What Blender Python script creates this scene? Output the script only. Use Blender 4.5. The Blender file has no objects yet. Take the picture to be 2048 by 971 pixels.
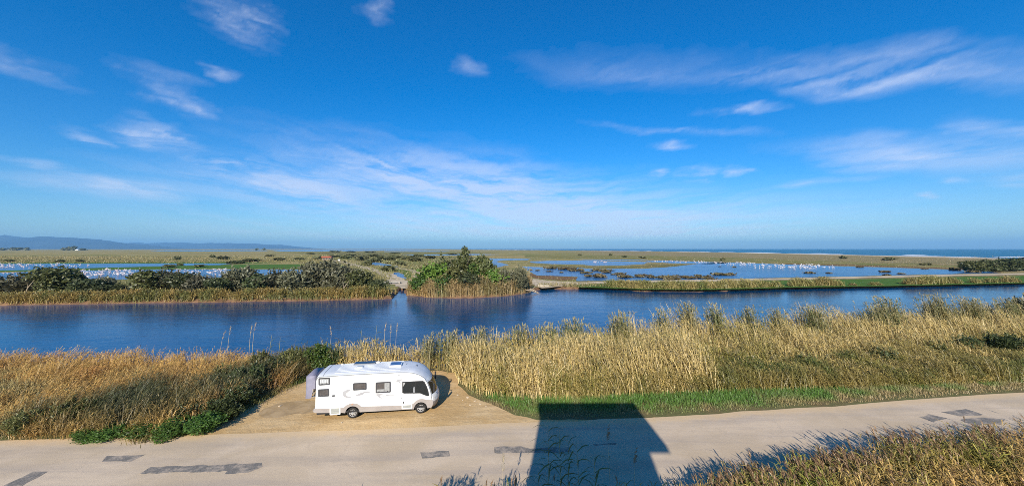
import bpy, bmesh, math, random
import numpy as np
from mathutils import Vector, Matrix
from mathutils.geometry import tessellate_polygon

rng = np.random.default_rng(11)
random.seed(11)
R = math.radians
sc = bpy.context.scene
COL = sc.collection

# ------------------------------------------------------------------ camera
CAM_H = 10.0
FPX = 740.0            # focal length measured in photo pixels (2048 wide)
cam_d = bpy.data.cameras.new('camera')
cam = bpy.data.objects.new('camera', cam_d)
COL.objects.link(cam)
cam_d.sensor_fit = 'HORIZONTAL'
cam_d.sensor_width = 36.0
cam_d.lens = 36.0 * FPX / 2048.0
cam_d.shift_y = 11.5 / 2048.0
cam_d.clip_start = 0.05
cam_d.clip_end = 400000
cam.location = (0, 0, CAM_H)
cam.rotation_euler = (R(90), 0, 0)
sc.camera = cam
sc.render.resolution_x, sc.render.resolution_y = 1024, 485

# ------------------------------------------------------------------ light
SUN_EL, SUN_AZ_AWAY = 27.5, 9.0      # the light travels towards +Y, turned 9 degrees to +X
sd = bpy.data.lights.new('sun', 'SUN')
sun = bpy.data.objects.new('sun', sd)
COL.objects.link(sun)
sd.energy = 5.0
sd.angle = R(0.5)
sd.color = (1.0, 0.93, 0.82)
_a, _e = R(SUN_AZ_AWAY), R(SUN_EL)
LIGHT = Vector((math.sin(_a) * math.cos(_e), math.cos(_a) * math.cos(_e), -math.sin(_e)))
sun.rotation_euler = LIGHT.to_track_quat('-Z', 'Y').to_euler()
sun.location = (-20, -60, 60)

sc.view_settings.view_transform = 'Standard'
sc.view_settings.look = 'None'
sc.view_settings.gamma = 1.0
sc.view_settings.use_curve_mapping = False
sc.view_settings.exposure = 0.48
sc.cycles.use_denoising = False
sc.cycles.filter_width = 0.9
sc.cycles.max_bounces = 6
sc.cycles.transparent_max_bounces = 12
sc.cycles.sample_clamp_indirect = 4.0

# ------------------------------------------------------------------ world: sky with cirrus
world = bpy.data.worlds.new('World')
sc.world = world
world.use_nodes = True
wt = world.node_tree
wt.nodes.clear()


class NT:
    """small helper to wire nodes"""
    def __init__(self, tree):
        self.t = tree

    def n(self, typ, **kw):
        nd = self.t.nodes.new(typ)
        for k, v in kw.items():
            setattr(nd, k, v)
        return nd

    def put(self, sock, v):
        if isinstance(v, bpy.types.NodeSocket):
            self.t.links.new(v, sock)
        elif v is not None:
            sock.default_value = v

    def math(self, op, a, b=None, c=None, clamp=False):
        nd = self.n('ShaderNodeMath', operation=op, use_clamp=clamp)
        for i, v in enumerate((a, b, c)):
            if v is not None:
                self.put(nd.inputs[i], v)
        return nd.outputs[0]

    def vmath(self, op, a, b=None):
        nd = self.n('ShaderNodeVectorMath', operation=op)
        self.put(nd.inputs[0], a)
        if b is not None:
            self.put(nd.inputs[1], b)
        return nd.outputs['Value'] if op in ('LENGTH', 'DOT_PRODUCT') else nd.outputs[0]

    def comb(self, x, y, z):
        nd = self.n('ShaderNodeCombineXYZ')
        for i, v in enumerate((x, y, z)):
            self.put(nd.inputs[i], v)
        return nd.outputs[0]

    def sep(self, v):
        nd = self.n('ShaderNodeSeparateXYZ')
        self.put(nd.inputs[0], v)
        return nd.outputs

    def maprange(self, v, a, b, c=0.0, d=1.0, smooth=True):
        nd = self.n('ShaderNodeMapRange', interpolation_type='SMOOTHSTEP' if smooth else 'LINEAR')
        for i, x in enumerate((v, a, b, c, d)):
            self.put(nd.inputs[i], x)
        return nd.outputs[0]

    def noise(self, v, scale, detail=3.0, rough=0.55, dist=0.0, color=False):
        nd = self.n('ShaderNodeTexNoise')
        if v is not None:
            self.put(nd.inputs['Vector'], v)
        nd.inputs['Scale'].default_value = scale
        nd.inputs['Detail'].default_value = detail
        nd.inputs['Roughness'].default_value = rough
        nd.inputs['Distortion'].default_value = dist
        return nd.outputs['Color'] if color else nd.outputs['Fac']

    def mapping(self, v, loc=(0, 0, 0), rot=(0, 0, 0), scale=(1, 1, 1), typ='POINT'):
        nd = self.n('ShaderNodeMapping', vector_type=typ)
        self.put(nd.inputs['Vector'], v)
        nd.inputs['Location'].default_value = loc
        nd.inputs['Rotation'].default_value = rot
        nd.inputs['Scale'].default_value = scale
        return nd.outputs[0]

    def mix(self, f, a, b, blend='MIX'):
        nd = self.n('ShaderNodeMix', data_type='RGBA', blend_type=blend)
        self.put(nd.inputs['Factor'], f)
        for s, v in ((nd.inputs[6], a), (nd.inputs[7], b)):
            if isinstance(v, tuple) and len(v) == 3:
                v = v + (1,)
            self.put(s, v)
        return nd.outputs[2]


W = NT(wt)
sky = W.n('ShaderNodeTexSky', sky_type='NISHITA')
sky.sun_disc = False
sky.sun_elevation = R(SUN_EL)
sky.sun_rotation = R(180 + SUN_AZ_AWAY)
sky.altitude = 0
sky.air_density = 1.0
sky.dust_density = 0.6
sky.ozone_density = 3.0
skyc = W.n('ShaderNodeHueSaturation')
skyc.inputs['Saturation'].default_value = 1.22
skyc.inputs['Value'].default_value = 1.0
wt.links.new(W.mix(1.0, sky.outputs[0], (0.67, 0.92, 1.20), 'MULTIPLY'), skyc.inputs['Color'])
bg = W.n('ShaderNodeBackground')
bg.inputs['Strength'].default_value = 0.092
wt.links.new(skyc.outputs[0], bg.inputs['Color'])
wo = W.n('ShaderNodeOutputWorld')
wt.links.new(bg.outputs[0], wo.inputs['Surface'])


# ------------------------------------------------------------------ helpers
def U(px, py, z=0.0):
    """photo pixel -> point on the level z (where that thing really stands)"""
    d = FPX * (CAM_H - z) / (py - 497.0)
    return ((px - 1024) / FPX * d, d)


def UP(pts, z=0.0):
    return [U(p[0], p[1], z) for p in pts]


def tag(o, label=None, cat=None, group=None, kind=None):
    if label: o['label'] = label
    if cat: o['category'] = cat
    if group: o['group'] = group
    if kind: o['kind'] = kind
    return o


def link(name, me, parent=None, loc=None, mat=None):
    o = bpy.data.objects.new(name, me)
    COL.objects.link(o)
    if parent is not None: o.parent = parent
    if loc is not None: o.location = loc
    if mat is not None and me is not None and not me.materials: me.materials.append(mat)
    return o


def mesh(name, V, F, mat=None, smooth=False):
    me = bpy.data.meshes.new(name)
    me.from_pydata([tuple(v) for v in V], [], [tuple(f) for f in F])
    if mat: me.materials.append(mat)
    if smooth:
        me.polygons.foreach_set('use_smooth', [True] * len(me.polygons))
    me.update()
    return me


def empty(name, loc=(0, 0, 0), rz=0.0, parent=None):
    o = bpy.data.objects.new(name, None)
    COL.objects.link(o)
    o.location = loc
    o.rotation_euler = (0, 0, rz)
    o.empty_display_size = 0.2
    if parent: o.parent = parent
    return o


def quad_mesh(name, Q, C, mat):
    """Q (n,4,3) quads, C (n,3) colour of each face"""
    Q = np.ascontiguousarray(Q, np.float32)
    n = len(Q)
    me = bpy.data.meshes.new(name)
    me.vertices.add(n * 4)
    me.vertices.foreach_set('co', Q.reshape(-1))
    me.loops.add(n * 4)
    me.loops.foreach_set('vertex_index', np.arange(n * 4, dtype=np.int32))
    me.polygons.add(n)
    me.polygons.foreach_set('loop_start', np.arange(0, n * 4, 4, dtype=np.int32))
    me.update(calc_edges=True)
    at = me.attributes.new('tone', 'FLOAT_COLOR', 'FACE')
    c4 = np.ones((n, 4), np.float32)
    c4[:, :3] = np.clip(C, 0.002, 0.9)
    at.data.foreach_set('color', c4.reshape(-1))
    me.materials.append(mat)
    return me


def wiggle(pts, seg, amp, closed=True, seed=0):
    """subdivide an outline and jitter it so that it reads as a natural edge"""
    r = random.Random(seed)
    out = []
    n = len(pts)
    for i in range(n if closed else n - 1):
        a, b = pts[i], pts[(i + 1) % n]
        L = math.hypot(b[0] - a[0], b[1] - a[1])
        k = max(1, min(60, int(L / seg)))
        for j in range(k):
            t = j / k
            out.append((a[0] + (b[0] - a[0]) * t + r.uniform(-amp, amp), a[1] + (b[1] - a[1]) * t + r.uniform(-amp, amp)))
    if not closed: out.append(pts[-1])
    return out


def sheet(name, pts, z, mat, kind='structure', parent=None):
    V = [(p[0], p[1], z) for p in pts]
    F = tessellate_polygon([[Vector(v) for v in V]])
    F2 = []
    for f in F:
        a, b, c = (Vector(V[i]) for i in f)
        F2.append(f if (b - a).cross(c - a).z > 0 else (f[0], f[2], f[1]))
    o = link(name, mesh(name, V, F2, mat), parent)
    if kind: o['kind'] = kind
    return o


def ribbon(name, pts, w, z, mat, kind='structure', parent=None, jit=0.0, seed=1):
    """a strip of width w (number or list) along a line"""
    r = random.Random(seed)
    V, F = [], []
    n = len(pts)
    for i in range(n):
        a = Vector(pts[max(i - 1, 0)]); b = Vector(pts[min(i + 1, n - 1)])
        d = (b - a).normalized()
        nn = Vector((-d.y, d.x))
        ww = (w[i] if isinstance(w, (list, tuple)) else w) / 2
        p = Vector(pts[i])
        l = p + nn * (ww + r.uniform(-jit, jit)); q = p - nn * (ww + r.uniform(-jit, jit))
        V += [(l.x, l.y, z), (q.x, q.y, z)]
        if i: F.append((2 * i - 2, 2 * i - 1, 2 * i + 1, 2 * i))
    o = link(name, mesh(name, V, F, mat), parent)
    if kind: o['kind'] = kind
    return o


def smooth_line(pts, k=6):
    """Catmull-Rom through the points"""
    out = []
    P = [Vector((p[0], p[1])) for p in pts]
    for i in range(len(P) - 1):
        p0, p1, p2, p3 = P[max(i - 1, 0)], P[i], P[i + 1], P[min(i + 2, len(P) - 1)]
        for j in range(k):
            t = j / k
            v = 0.5 * ((2 * p1) + (p2 - p0) * t + (2 * p0 - 5 * p1 + 4 * p2 - p3) * t * t + (3 * p1 - p0 - 3 * p2 + p3) * t ** 3)
            out.append((v.x, v.y))
    out.append((P[-1].x, P[-1].y))
    return out


def inside(poly, X, Y):
    poly = np.asarray(poly, float)
    c = np.zeros(len(X), bool)
    j = len(poly) - 1
    for i in range(len(poly)):
        xi, yi = poly[i]; xj, yj = poly[j]
        with np.errstate(divide='ignore', invalid='ignore'):
            t = ((yi > Y) != (yj > Y)) & (X < (xj - xi) * (Y - yi) / (yj - yi + 1e-12) + xi)
        c ^= t
        j = i
    return c


def sample(poly, n):
    p = np.asarray(poly, float)
    lo, hi = p.min(0), p.max(0)
    X = np.empty(0); Y = np.empty(0)
    while len(X) < n:
        x = rng.uniform(lo[0], hi[0], n * 2); y = rng.uniform(lo[1], hi[1], n * 2)
        k = inside(poly, x, y)
        X = np.concatenate([X, x[k]]); Y = np.concatenate([Y, y[k]])
    return np.stack([X[:n], Y[:n]], 1)


def in_view(P, margin=1.06):
    """only what the frame and a step to its side could see"""
    return np.abs(P[:, 0]) < P[:, 1] * (1024 / FPX) * margin + 2.5


def vnoise(x, y, s, seed=0):
    """cheap smooth value noise 0..1 for placing and colouring plants"""
    x = np.asarray(x) / s + seed * 17.13; y = np.asarray(y) / s + seed * 7.77
    xi, yi = np.floor(x).astype(np.int64), np.floor(y).astype(np.int64)
    fx, fy = x - xi, y - yi
    fx = fx * fx * (3 - 2 * fx); fy = fy * fy * (3 - 2 * fy)
    def h(a, b):
        v = np.sin(a * 127.1 + b * 311.7 + seed * 74.7) * 43758.5453
        return v - np.floor(v)
    return (h(xi, yi) * (1 - fx) + h(xi + 1, yi) * fx) * (1 - fy) + (h(xi, yi + 1) * (1 - fx) + h(xi + 1, yi + 1) * fx) * fy


def lerpc(a, b, t):
    a = np.asarray(a, float); b = np.asarray(b, float)
    t = np.asarray(t, float)[..., None]
    return a * (1 - t) + b * t


def tube(path, radii, sides=6, cap=True):
    V, F = [], []
    n = len(path)
    for i in range(n):
        a = Vector(path[max(i - 1, 0)]); b = Vector(path[min(i + 1, n - 1)])
        d = (b - a).normalized()
        u = d.orthogonal().normalized(); v = d.cross(u)
        for k in range(sides):
            t = 2 * math.pi * k / sides
            V.append(Vector(path[i]) + (u * math.cos(t) + v * math.sin(t)) * radii[i])
        if i:
            for k in range(sides):
                k2 = (k + 1) % sides
                F.append(((i - 1) * sides + k, (i - 1) * sides + k2, i * sides + k2, i * sides + k))
    if cap:
        F.append(tuple(range(sides - 1, -1, -1)))
        F.append(tuple((n - 1) * sides + k for k in range(sides)))
    return V, F


def merge(parts):
    V, F = [], []
    for v, f in parts:
        b = len(V)
        V += list(v)
        F += [tuple(i + b for i in t) for t in f]
    return V, F


def box(x0, x1, y0, y1, z0, z1):
    V = [(x0, y0, z0), (x1, y0, z0), (x1, y1, z0), (x0, y1, z0), (x0, y0, z1), (x1, y0, z1), (x1, y1, z1), (x0, y1, z1)]
    return V, [(3, 2, 1, 0), (4, 5, 6, 7), (0, 1, 5, 4), (1, 2, 6, 5), (2, 3, 7, 6), (3, 0, 4, 7)]


def prism_y(poly, y0, y1):
    """outline in (x, z) extruded along y"""
    n = len(poly)
    V = [(p[0], y0, p[1]) for p in poly] + [(p[0], y1, p[1]) for p in poly]
    T = tessellate_polygon([[Vector((p[0], p[1], 0)) for p in poly]])
    F = []
    flip = y1 > y0
    for f in T:
        a, b, c = (Vector((poly[i][0], poly[i][1], 0)) for i in f)
        ccw = (b - a).cross(c - a).z > 0
        g = f if ccw else (f[0], f[2], f[1])
        F.append(tuple(g) if flip else tuple(reversed(g)))
        F.append(tuple(i + n for i in (reversed(g) if flip else g)))
    for i in range(n):
        j = (i + 1) % n
        F.append((i, j, j + n, i + n))
    return V, F


def fix_normals(me):
    b = bmesh.new(); b.from_mesh(me)
    bmesh.ops.recalc_face_normals(b, faces=b.faces)
    b.to_mesh(me); b.free()
    return me


# ------------------------------------------------------------------ materials
def new_mat(name):
    m = bpy.data.materials.new(name)
    m.use_nodes = True
    t = m.node_tree
    t.nodes.clear()
    out = t.nodes.new('ShaderNodeOutputMaterial')
    return m, NT(t), out


def principled(N, out, col, rough=0.6, spec=0.3, metal=0.0, normal=None, coat=0.0):
    p = N.n('ShaderNodeBsdfPrincipled')
    if isinstance(col, tuple) and len(col) == 3: col = col + (1,)
    N.put(p.inputs['Base Color'], col)
    N.put(p.inputs['Roughness'], rough)
    N.put(p.inputs['Specular IOR Level'], spec)
    N.put(p.inputs['Metallic'], metal)
    N.put(p.inputs['Coat Weight'], coat)
    if normal is not None: N.put(p.inputs['Normal'], normal)
    N.t.links.new(p.outputs[0], out.inputs['Surface'])
    return p


def wpos(N):
    return N.n('ShaderNodeNewGeometry').outputs['Position']


def bump(N, h, strength, dist=0.05, normal=None):
    b = N.n('ShaderNodeBump')
    b.inputs['Strength'].default_value = strength
    b.inputs['Distance'].default_value = dist
    N.put(b.inputs['Height'], h)
    if normal is not None: N.put(b.inputs['Normal'], normal)
    return b.outputs[0]


def flat_mat(name, col, rough=0.6, spec=0.3, metal=0.0, vary=0.12, scale=3.0, coat=0.0):
    m, N, out = new_mat(name)
    tc = N.n('ShaderNodeTexCoord').outputs['Object']
    nz = N.noise(tc, scale, 5.0, 0.6)
    f = N.maprange(nz, 0.3, 0.7, 0.0, 1.0)
    a = tuple(max(0.0, c * (1 - vary)) for c in col); b = tuple(min(1.0, c * (1 + vary)) for c in col)
    principled(N, out, N.mix(f, a, b), rough, spec, metal, coat=coat)
    return m


def foliage_mat(name, trans=0.22, vary=0.25):
    m, N, out = new_mat(name)
    at = N.n('ShaderNodeAttribute', attribute_name='tone').outputs['Color']
    rnd = N.n('ShaderNodeObjectInfo').outputs['Random']
    hs = N.n('ShaderNodeHueSaturation')
    N.put(hs.inputs['Color'], at)
    N.put(hs.inputs['Hue'], N.maprange(rnd, 0, 1, 0.49, 0.515, False))
    N.put(hs.inputs['Value'], N.maprange(rnd, 0, 1, 1 - vary / 2, 1 + vary / 2, False))
    d = N.n('ShaderNodeBsdfDiffuse'); N.put(d.inputs['Color'], hs.outputs[0])
    t = N.n('ShaderNodeBsdfTranslucent'); N.put(t.inputs['Color'], hs.outputs[0])
    mx = N.n('ShaderNodeMixShader'); mx.inputs[0].default_value = trans
    N.t.links.new(d.outputs[0], mx.inputs[1]); N.t.links.new(t.outputs[0], mx.inputs[2])
    g = N.n('ShaderNodeBsdfGlossy'); g.inputs['Roughness'].default_value = 0.45
    g.inputs['Color'].default_value = (0.9, 0.9, 0.85, 1)
    m2 = N.n('ShaderNodeMixShader'); m2.inputs[0].default_value = 0.035
    N.t.links.new(mx.outputs[0], m2.inputs[1]); N.t.links.new(g.outputs[0], m2.inputs[2])
    N.t.links.new(m2.outputs[0], out.inputs['Surface'])
    return m


def water_mat(name, deep, ripple=0.5, sc1=0.9, sc2=4.0, rough=0.08, stretch=(1, 1, 1), tint=None):
    m, N, out = new_mat(name)
    p = N.mapping(wpos(N), scale=stretch)
    n1 = N.noise(p, sc1, 3.0, 0.55, 0.3)
    n2 = N.noise(p, sc2, 3.0, 0.6)
    big = N.noise(wpos(N), 0.02, 3.0, 0.5)
    lane = N.noise(N.mapping(wpos(N), rot=(0, 0, R(12)), scale=(0.02, 0.13, 1)), 1.0, 4.0, 0.6, 0.8)
    calm = N.maprange(lane, 0.36, 0.66, 0.7, 1.15)
    h = N.math('MULTIPLY', N.math('ADD', N.math('MULTIPLY', n1, 0.7), N.math('MULTIPLY', n2, 0.3)), calm)
    nm = bump(N, h, ripple, 0.35)
    col = N.mix(N.maprange(big, 0.35, 0.65), tuple(c * 0.8 for c in deep), tuple(c * 1.2 for c in deep))
    pr = principled(N, out, col, rough, 0.27, 0.0, nm)
    pr.inputs['IOR'].default_value = 1.333
    return m


# -------- ground materials
def earth_mat():
    m, N, out = new_mat('near earth')
    p = wpos(N)
    a = N.noise(p, 0.35, 5.0, 0.6)
    b = N.noise(p, 6.0, 5.0, 0.65)
    c = N.mix(N.maprange(a, 0.35, 0.65), (0.16, 0.12, 0.055), (0.12, 0.13, 0.045))
    c = N.mix(N.math('MULTIPLY', N.maprange(b, 0.45, 0.75), 0.5), c, (0.26, 0.19, 0.10))
    principled(N, out, c, 0.9, 0.1, normal=bump(N, b, 0.6, 0.08))
    return m


def sand_mat():
    m, N, out = new_mat('lot sand')
    p = wpos(N)
    a = N.noise(p, 0.30, 5.0, 0.6, 0.4)
    b = N.noise(p, 2.2, 6.0, 0.62)
    g = N.noise(p, 26.0, 4.0, 0.7)
    st = N.noise(N.mapping(p, rot=(0, 0, R(-6)), scale=(0.25, 1.9, 1)), 1.0, 4.0, 0.6, 0.3)
    c = N.mix(N.maprange(a, 0.36, 0.66), (0.52, 0.335, 0.145), (0.62, 0.435, 0.225))
    c = N.mix(N.math('MULTIPLY', N.maprange(st, 0.48, 0.68), 0.55), c, (0.48, 0.315, 0.145))
    c = N.mix(N.math('MULTIPLY', N.maprange(b, 0.52, 0.72), 0.5), c, (0.66, 0.49, 0.28))
    c = N.mix(N.math('MULTIPLY', N.maprange(g, 0.60, 0.75), 0.35), c, (0.33, 0.23, 0.12))
    h = N.math('ADD', N.math('MULTIPLY', b, 0.7), N.math('MULTIPLY', g, 0.3))
    rut = N.noise(N.mapping(p, rot=(0, 0, R(-12)), scale=(0.16, 0.95, 1)), 1.0, 4.0, 0.55, 0.9)
    c = N.mix(N.math('MULTIPLY', N.maprange(rut, 0.50, 0.68), 0.42), c, (0.42, 0.27, 0.12))
    principled(N, out, c, 0.9, 0.15, normal=bump(N, h, 0.8, 0.10))
    return m


def road_mat():
    m, N, out = new_mat('dusty road')
    p = wpos(N)
    e = N.n('ShaderNodeAttribute', attribute_name='edge').outputs['Fac']
    a = N.noise(p, 0.22, 5.0, 0.6, 0.5)
    st = N.noise(N.mapping(p, rot=(0, 0, R(-5)), scale=(0.12, 1.6, 1)), 1.0, 5.0, 0.62, 0.2)
    b = N.noise(p, 1.7, 6.0, 0.65)
    g = N.noise(p, 30.0, 4.0, 0.7)
    c = N.mix(N.maprange(a, 0.35, 0.65), (0.50, 0.385, 0.255), (0.60, 0.47, 0.33))
    c = N.mix(N.math('MULTIPLY', N.maprange(st, 0.48, 0.68), 0.5), c, (0.46, 0.365, 0.275))
    c = N.mix(N.math('MULTIPLY', N.maprange(b, 0.60, 0.74), 0.35), c, (0.42, 0.33, 0.25))
    c = N.mix(N.math('MULTIPLY', N.maprange(g, 0.58, 0.76), 0.25), c, (0.40, 0.32, 0.24))
    ac = N.n('ShaderNodeAttribute', attribute_name='across').outputs['Fac']
    wob = N.math('ADD', ac, N.math('MULTIPLY', N.math('SUBTRACT', a, 0.5), 0.10))
    trk = N.math('ABSOLUTE', N.math('SINE', N.math('MULTIPLY', wob, 3.14159 * 4)))
    c = N.mix(N.math('MULTIPLY', N.math('MULTIPLY', N.maprange(trk, 0.5, 1.0), N.maprange(st, 0.3, 0.6)), 0.30), c, (0.36, 0.30, 0.245))
    vor = N.n('ShaderNodeTexVoronoi', feature='DISTANCE_TO_EDGE')
    N.put(vor.inputs['Vector'], N.vmath('ADD', p, N.vmath('MULTIPLY', N.noise(p, 1.3, 4.0, 0.6, color=True), (1.4, 1.4, 0))))
    vor.inputs['Scale'].default_value = 0.33
    crk = N.math('MULTIPLY', N.maprange(vor.outputs['Distance'], 0.012, 0.0), N.maprange(a, 0.45, 0.6))
    c = N.mix(N.math('MULTIPLY', crk, 0.2), c, (0.24, 0.20, 0.16))
    ee = N.math('ADD', e, N.math('MULTIPLY', N.math('SUBTRACT', b, 0.5), 0.9))
    c = N.mix(N.maprange(ee, 0.35, 0.95), c, (0.60, 0.435, 0.255))
    h = N.math('ADD', N.math('MULTIPLY', b, 0.6), N.math('MULTIPLY', g, 0.4))
    principled(N, out, c, 0.88, 0.2, normal=bump(N, h, 0.5, 0.05))
    return m


def asphalt_mat():
    m, N, out = new_mat('asphalt patch')
    p = wpos(N)
    b = N.noise(p, 1.6, 7.0, 0.72, 0.2)
    g = N.noise(p, 24.0, 4.0, 0.7)
    c = N.mix(N.maprange(g, 0.35, 0.7), (0.13, 0.12, 0.105), (0.26, 0.23, 0.195))
    c = N.mix(N.math('MULTIPLY', N.maprange(b, 0.44, 0.62), 0.85), c, (0.42, 0.34, 0.26))
    principled(N, out, c, 0.85, 0.2, normal=bump(N, g, 0.5, 0.02))
    return m


def marsh_mat():
    """plain beyond the canal: straw, olive and rusty saltmarsh in patches"""
    m, N, out = new_mat('marsh plain')
    p = wpos(N)
    px, py, pz = N.sep(p)
    far = N.mapping(p, scale=(0.28, 1, 1))
    a = N.noise(far, 0.012, 6.0, 0.62, 0.8)
    b = N.noise(far, 0.045, 6.0, 0.65, 0.4)
    b2 = N.noise(p, 0.25, 6.0, 0.65)
    g = N.noise(p, 1.6, 5.0, 0.7)
    red = N.noise(far, 0.03, 5.0, 0.6, 0.6)
    c = N.mix(N.maprange(a, 0.38, 0.62), (0.33, 0.255, 0.105), (0.185, 0.19, 0.06))
    c = N.mix(N.maprange(b, 0.45, 0.62), c, (0.40, 0.31, 0.14))
    c = N.mix(N.math('MULTIPLY', N.maprange(b2, 0.48, 0.68), 0.6), c, (0.135, 0.165, 0.05))
    c = N.mix(N.math('MULTIPLY', N.maprange(red, 0.58, 0.70), 0.55), c, (0.20, 0.085, 0.045))
    c = N.mix(N.math('MULTIPLY', N.maprange(g, 0.5, 0.75), 0.3), c, (0.09, 0.09, 0.035))
    # the strip of saltmarsh beside the sea is browner and barer than the reed plain at the other side
    e = N.maprange(N.math('SUBTRACT', px, N.math('MULTIPLY', py, 0.12)), 0.0, 160.0)
    c = N.mix(N.math('MULTIPLY', e, 0.6), c, N.mix(N.maprange(b2, 0.35, 0.65), (0.30, 0.215, 0.13), (0.20, 0.175, 0.08)))
    principled(N, out, c, 0.95, 0.05, normal=bump(N, g, 0.8, 0.5))
    return m


def grass_ground_mat(name, c1, c2, s=0.6):
    m, N, out = new_mat(name)
    p = wpos(N)
    a = N.noise(p, s, 5.0, 0.62)
    g = N.noise(p, s * 9, 5.0, 0.7)
    c = N.mix(N.maprange(a, 0.36, 0.64), c1, c2)
    c = N.mix(N.math('MULTIPLY', N.maprange(g, 0.5, 0.75), 0.5), c, tuple(x * 0.45 for x in c1))
    principled(N, out, c, 0.95, 0.05, normal=bump(N, g, 0.8, 0.15))
    return m


M_EARTH, M_SAND, M_ROAD, M_ASPH, M_MARSH = earth_mat(), sand_mat(), road_mat(), asphalt_mat(), marsh_mat()
M_GREEN = grass_ground_mat('short grass', (0.055, 0.13, 0.022), (0.10, 0.17, 0.035))
M_TRACK = flat_mat('pale track sand', (0.50, 0.40, 0.27), 0.95, 0.1, vary=0.22, scale=0.25)
M_MUD = flat_mat('bank mud', (0.15, 0.085, 0.045), 0.85, 0.2, vary=0.35, scale=0.8)
M_RUST = grass_ground_mat('rusty glasswort', (0.16, 0.075, 0.045), (0.20, 0.13, 0.06), 0.15)
M_OLIVE = grass_ground_mat('olive saltmarsh', (0.14, 0.14, 0.045), (0.20, 0.16, 0.065), 0.1)
M_BAND = grass_ground_mat('green olive marsh', (0.15, 0.165, 0.045), (0.27, 0.215, 0.085), 0.06)
M_CANAL = water_mat('canal water', (0.001, 0.050, 0.140), 0.17, 0.55, 3.2, 0.10, (0.8, 1.3, 1))
M_LAGOON = water_mat('lagoon water', (0.015, 0.085, 0.21), 0.9, 0.35, 1.6, 0.2)
M_SEA = water_mat('sea water', (0.010, 0.11, 0.18), 1.0, 0.12, 0.5, 0.35, (0.35, 1, 1))
M_FOAM = flat_mat('surf foam', (0.66, 0.68, 0.69), 0.8, 0.2, vary=0.08, scale=0.05)
M_REED = foliage_mat('reed blades', 0.22, 0.0)
M_LEAF = foliage_mat('shrub leaves', 0.20, 0.30)
M_BARK = flat_mat('bark', (0.13, 0.10, 0.075), 0.9, 0.1, vary=0.35, scale=6.0)
M_DRY = flat_mat('dry wood', (0.34, 0.27, 0.19), 0.9, 0.1, vary=0.25, scale=5.0)

# ------------------------------------------------------------------ land and water
WZ = -0.6
far_px = [(-420, 615), (-120, 612), (0, 611), (150, 608), (300, 606), (450, 604), (600, 601.5), (700, 600), (786, 597), (794, 588), (800, 579),
          (806, 581), (812, 590), (860, 595), (905, 596), (950, 595.5), (1000, 593), (1050, 587), (1066, 581), (1084, 578.5), (1108, 577.5), (1150, 577.5),
          (1210, 578.5), (1290, 582.5), (1400, 583), (1500, 580.5), (1600, 577), (1750, 575), (1900, 571.5), (2048, 568), (2300, 562), (2800, 553)]
far_line = wiggle(UP(far_px, WZ), 2.2, 0.28, closed=False, seed=3)
coast_px = [(2800, 534), (2400, 524.5), (2048, 517.5), (1850, 513.2), (1700, 509.6), (1500, 505.4), (1300, 502.2), (1180, 501.0), (1050, 499.9), (960, 499.0), (900, 498.5), (850, 498.25)]
coast = UP(coast_px, 0.0)
coast = wiggle(coast, 40, 2.0, closed=False, seed=5)


def land(name, line, back, mat, drop=0.9, side=1):
    """a flat land sheet at z=0 whose water edge slopes down under the water; BACK closes the outline"""
    outline = list(line) + list(back)
    V = [(p[0], p[1], 0.0) for p in outline]
    F = []
    for f in tessellate_polygon([[Vector(v) for v in V]]):
        a, b, c = (Vector(V[i]) for i in f)
        F.append(f if (b - a).cross(c - a).z > 0 else (f[0], f[2], f[1]))
    return link(name, mesh(name, V, F, mat))


# land behind the waterline: the bank is a real slope between the two lines
def offset_line(line, d):
    out = []
    n = len(line)
    for i in range(n):
        a = Vector(line[max(i - 3, 0)]); b = Vector(line[min(i + 3, n - 1)])
        t = (b - a).normalized()
        out.append((line[i][0] - t.y * d, line[i][1] + t.x * d))
    return out


def bank(name, low, high, z0, z1, mat):
    V, F = [], []
    for i, (a, b) in enumerate(zip(low, high)):
        j = 0.08 * math.sin(i * 2.3) + 0.06 * math.sin(i * 5.1)
        V += [(a[0], a[1], z0), ((a[0] + b[0]) / 2, (a[1] + b[1]) / 2, (z0 * 0.35 + z1 * 0.65) + j), (b[0], b[1], z1)]
        if i:
            k = 3 * i
            F += [(k - 3, k, k + 1, k - 2), (k - 2, k + 1, k + 2, k - 1)]
    me = fix_normals(mesh(name, V, F, mat))
    return tag(link(name, me), kind='structure')


far_low = offset_line(far_line, -0.5)
far_high = offset_line(far_line, 0.8)
plain = land('marsh_plain', far_high, [(coast[0][0] + 200, far_high[-1][1])] + coast + [(-2300, 21500), (-25000, 21500), (-25000, 60)], M_MARSH)
plain['kind'] = 'structure'
bank('far_bank', far_low, far_high, -1.3, 0.001, M_MUD)
near_line = [(-120, 31.0), (-60, 31.0), (-40, 31.2), (-28, 31.0), (-20, 31.4), (-14, 31.6), (-8, 32.0), (-3, 32.6), (2, 33.4), (8, 34.6), (15, 36.2), (25, 38.6), (35, 41), (48, 44), (70, 48), (120, 58)]
near_line = wiggle(near_line, 2.0, 0.2, closed=False, seed=4)
near_high = offset_line(near_line, -0.8)
near_low = offset_line(near_line, 0.5)
land('ground', near_high, [(140, 58), (140, -60), (-140, -60), (-140, 31)], M_EARTH)['kind'] = 'structure'
bank('near_bank', near_low, near_high, -1.3, 0.001, M_MUD)
sheet('canal', [(-400, 22), (400, 22), (400, 150), (-400, 150)], WZ, M_CANAL)
sea = sheet('sea', [(150, 150), (9000, 150), (25000, 2000), (25000, 22000), (-20000, 22000), (-20000, 4500), (-1500, 4500), (0, 1700), (150, 600)], WZ - 0.05, M_SEA)

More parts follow.
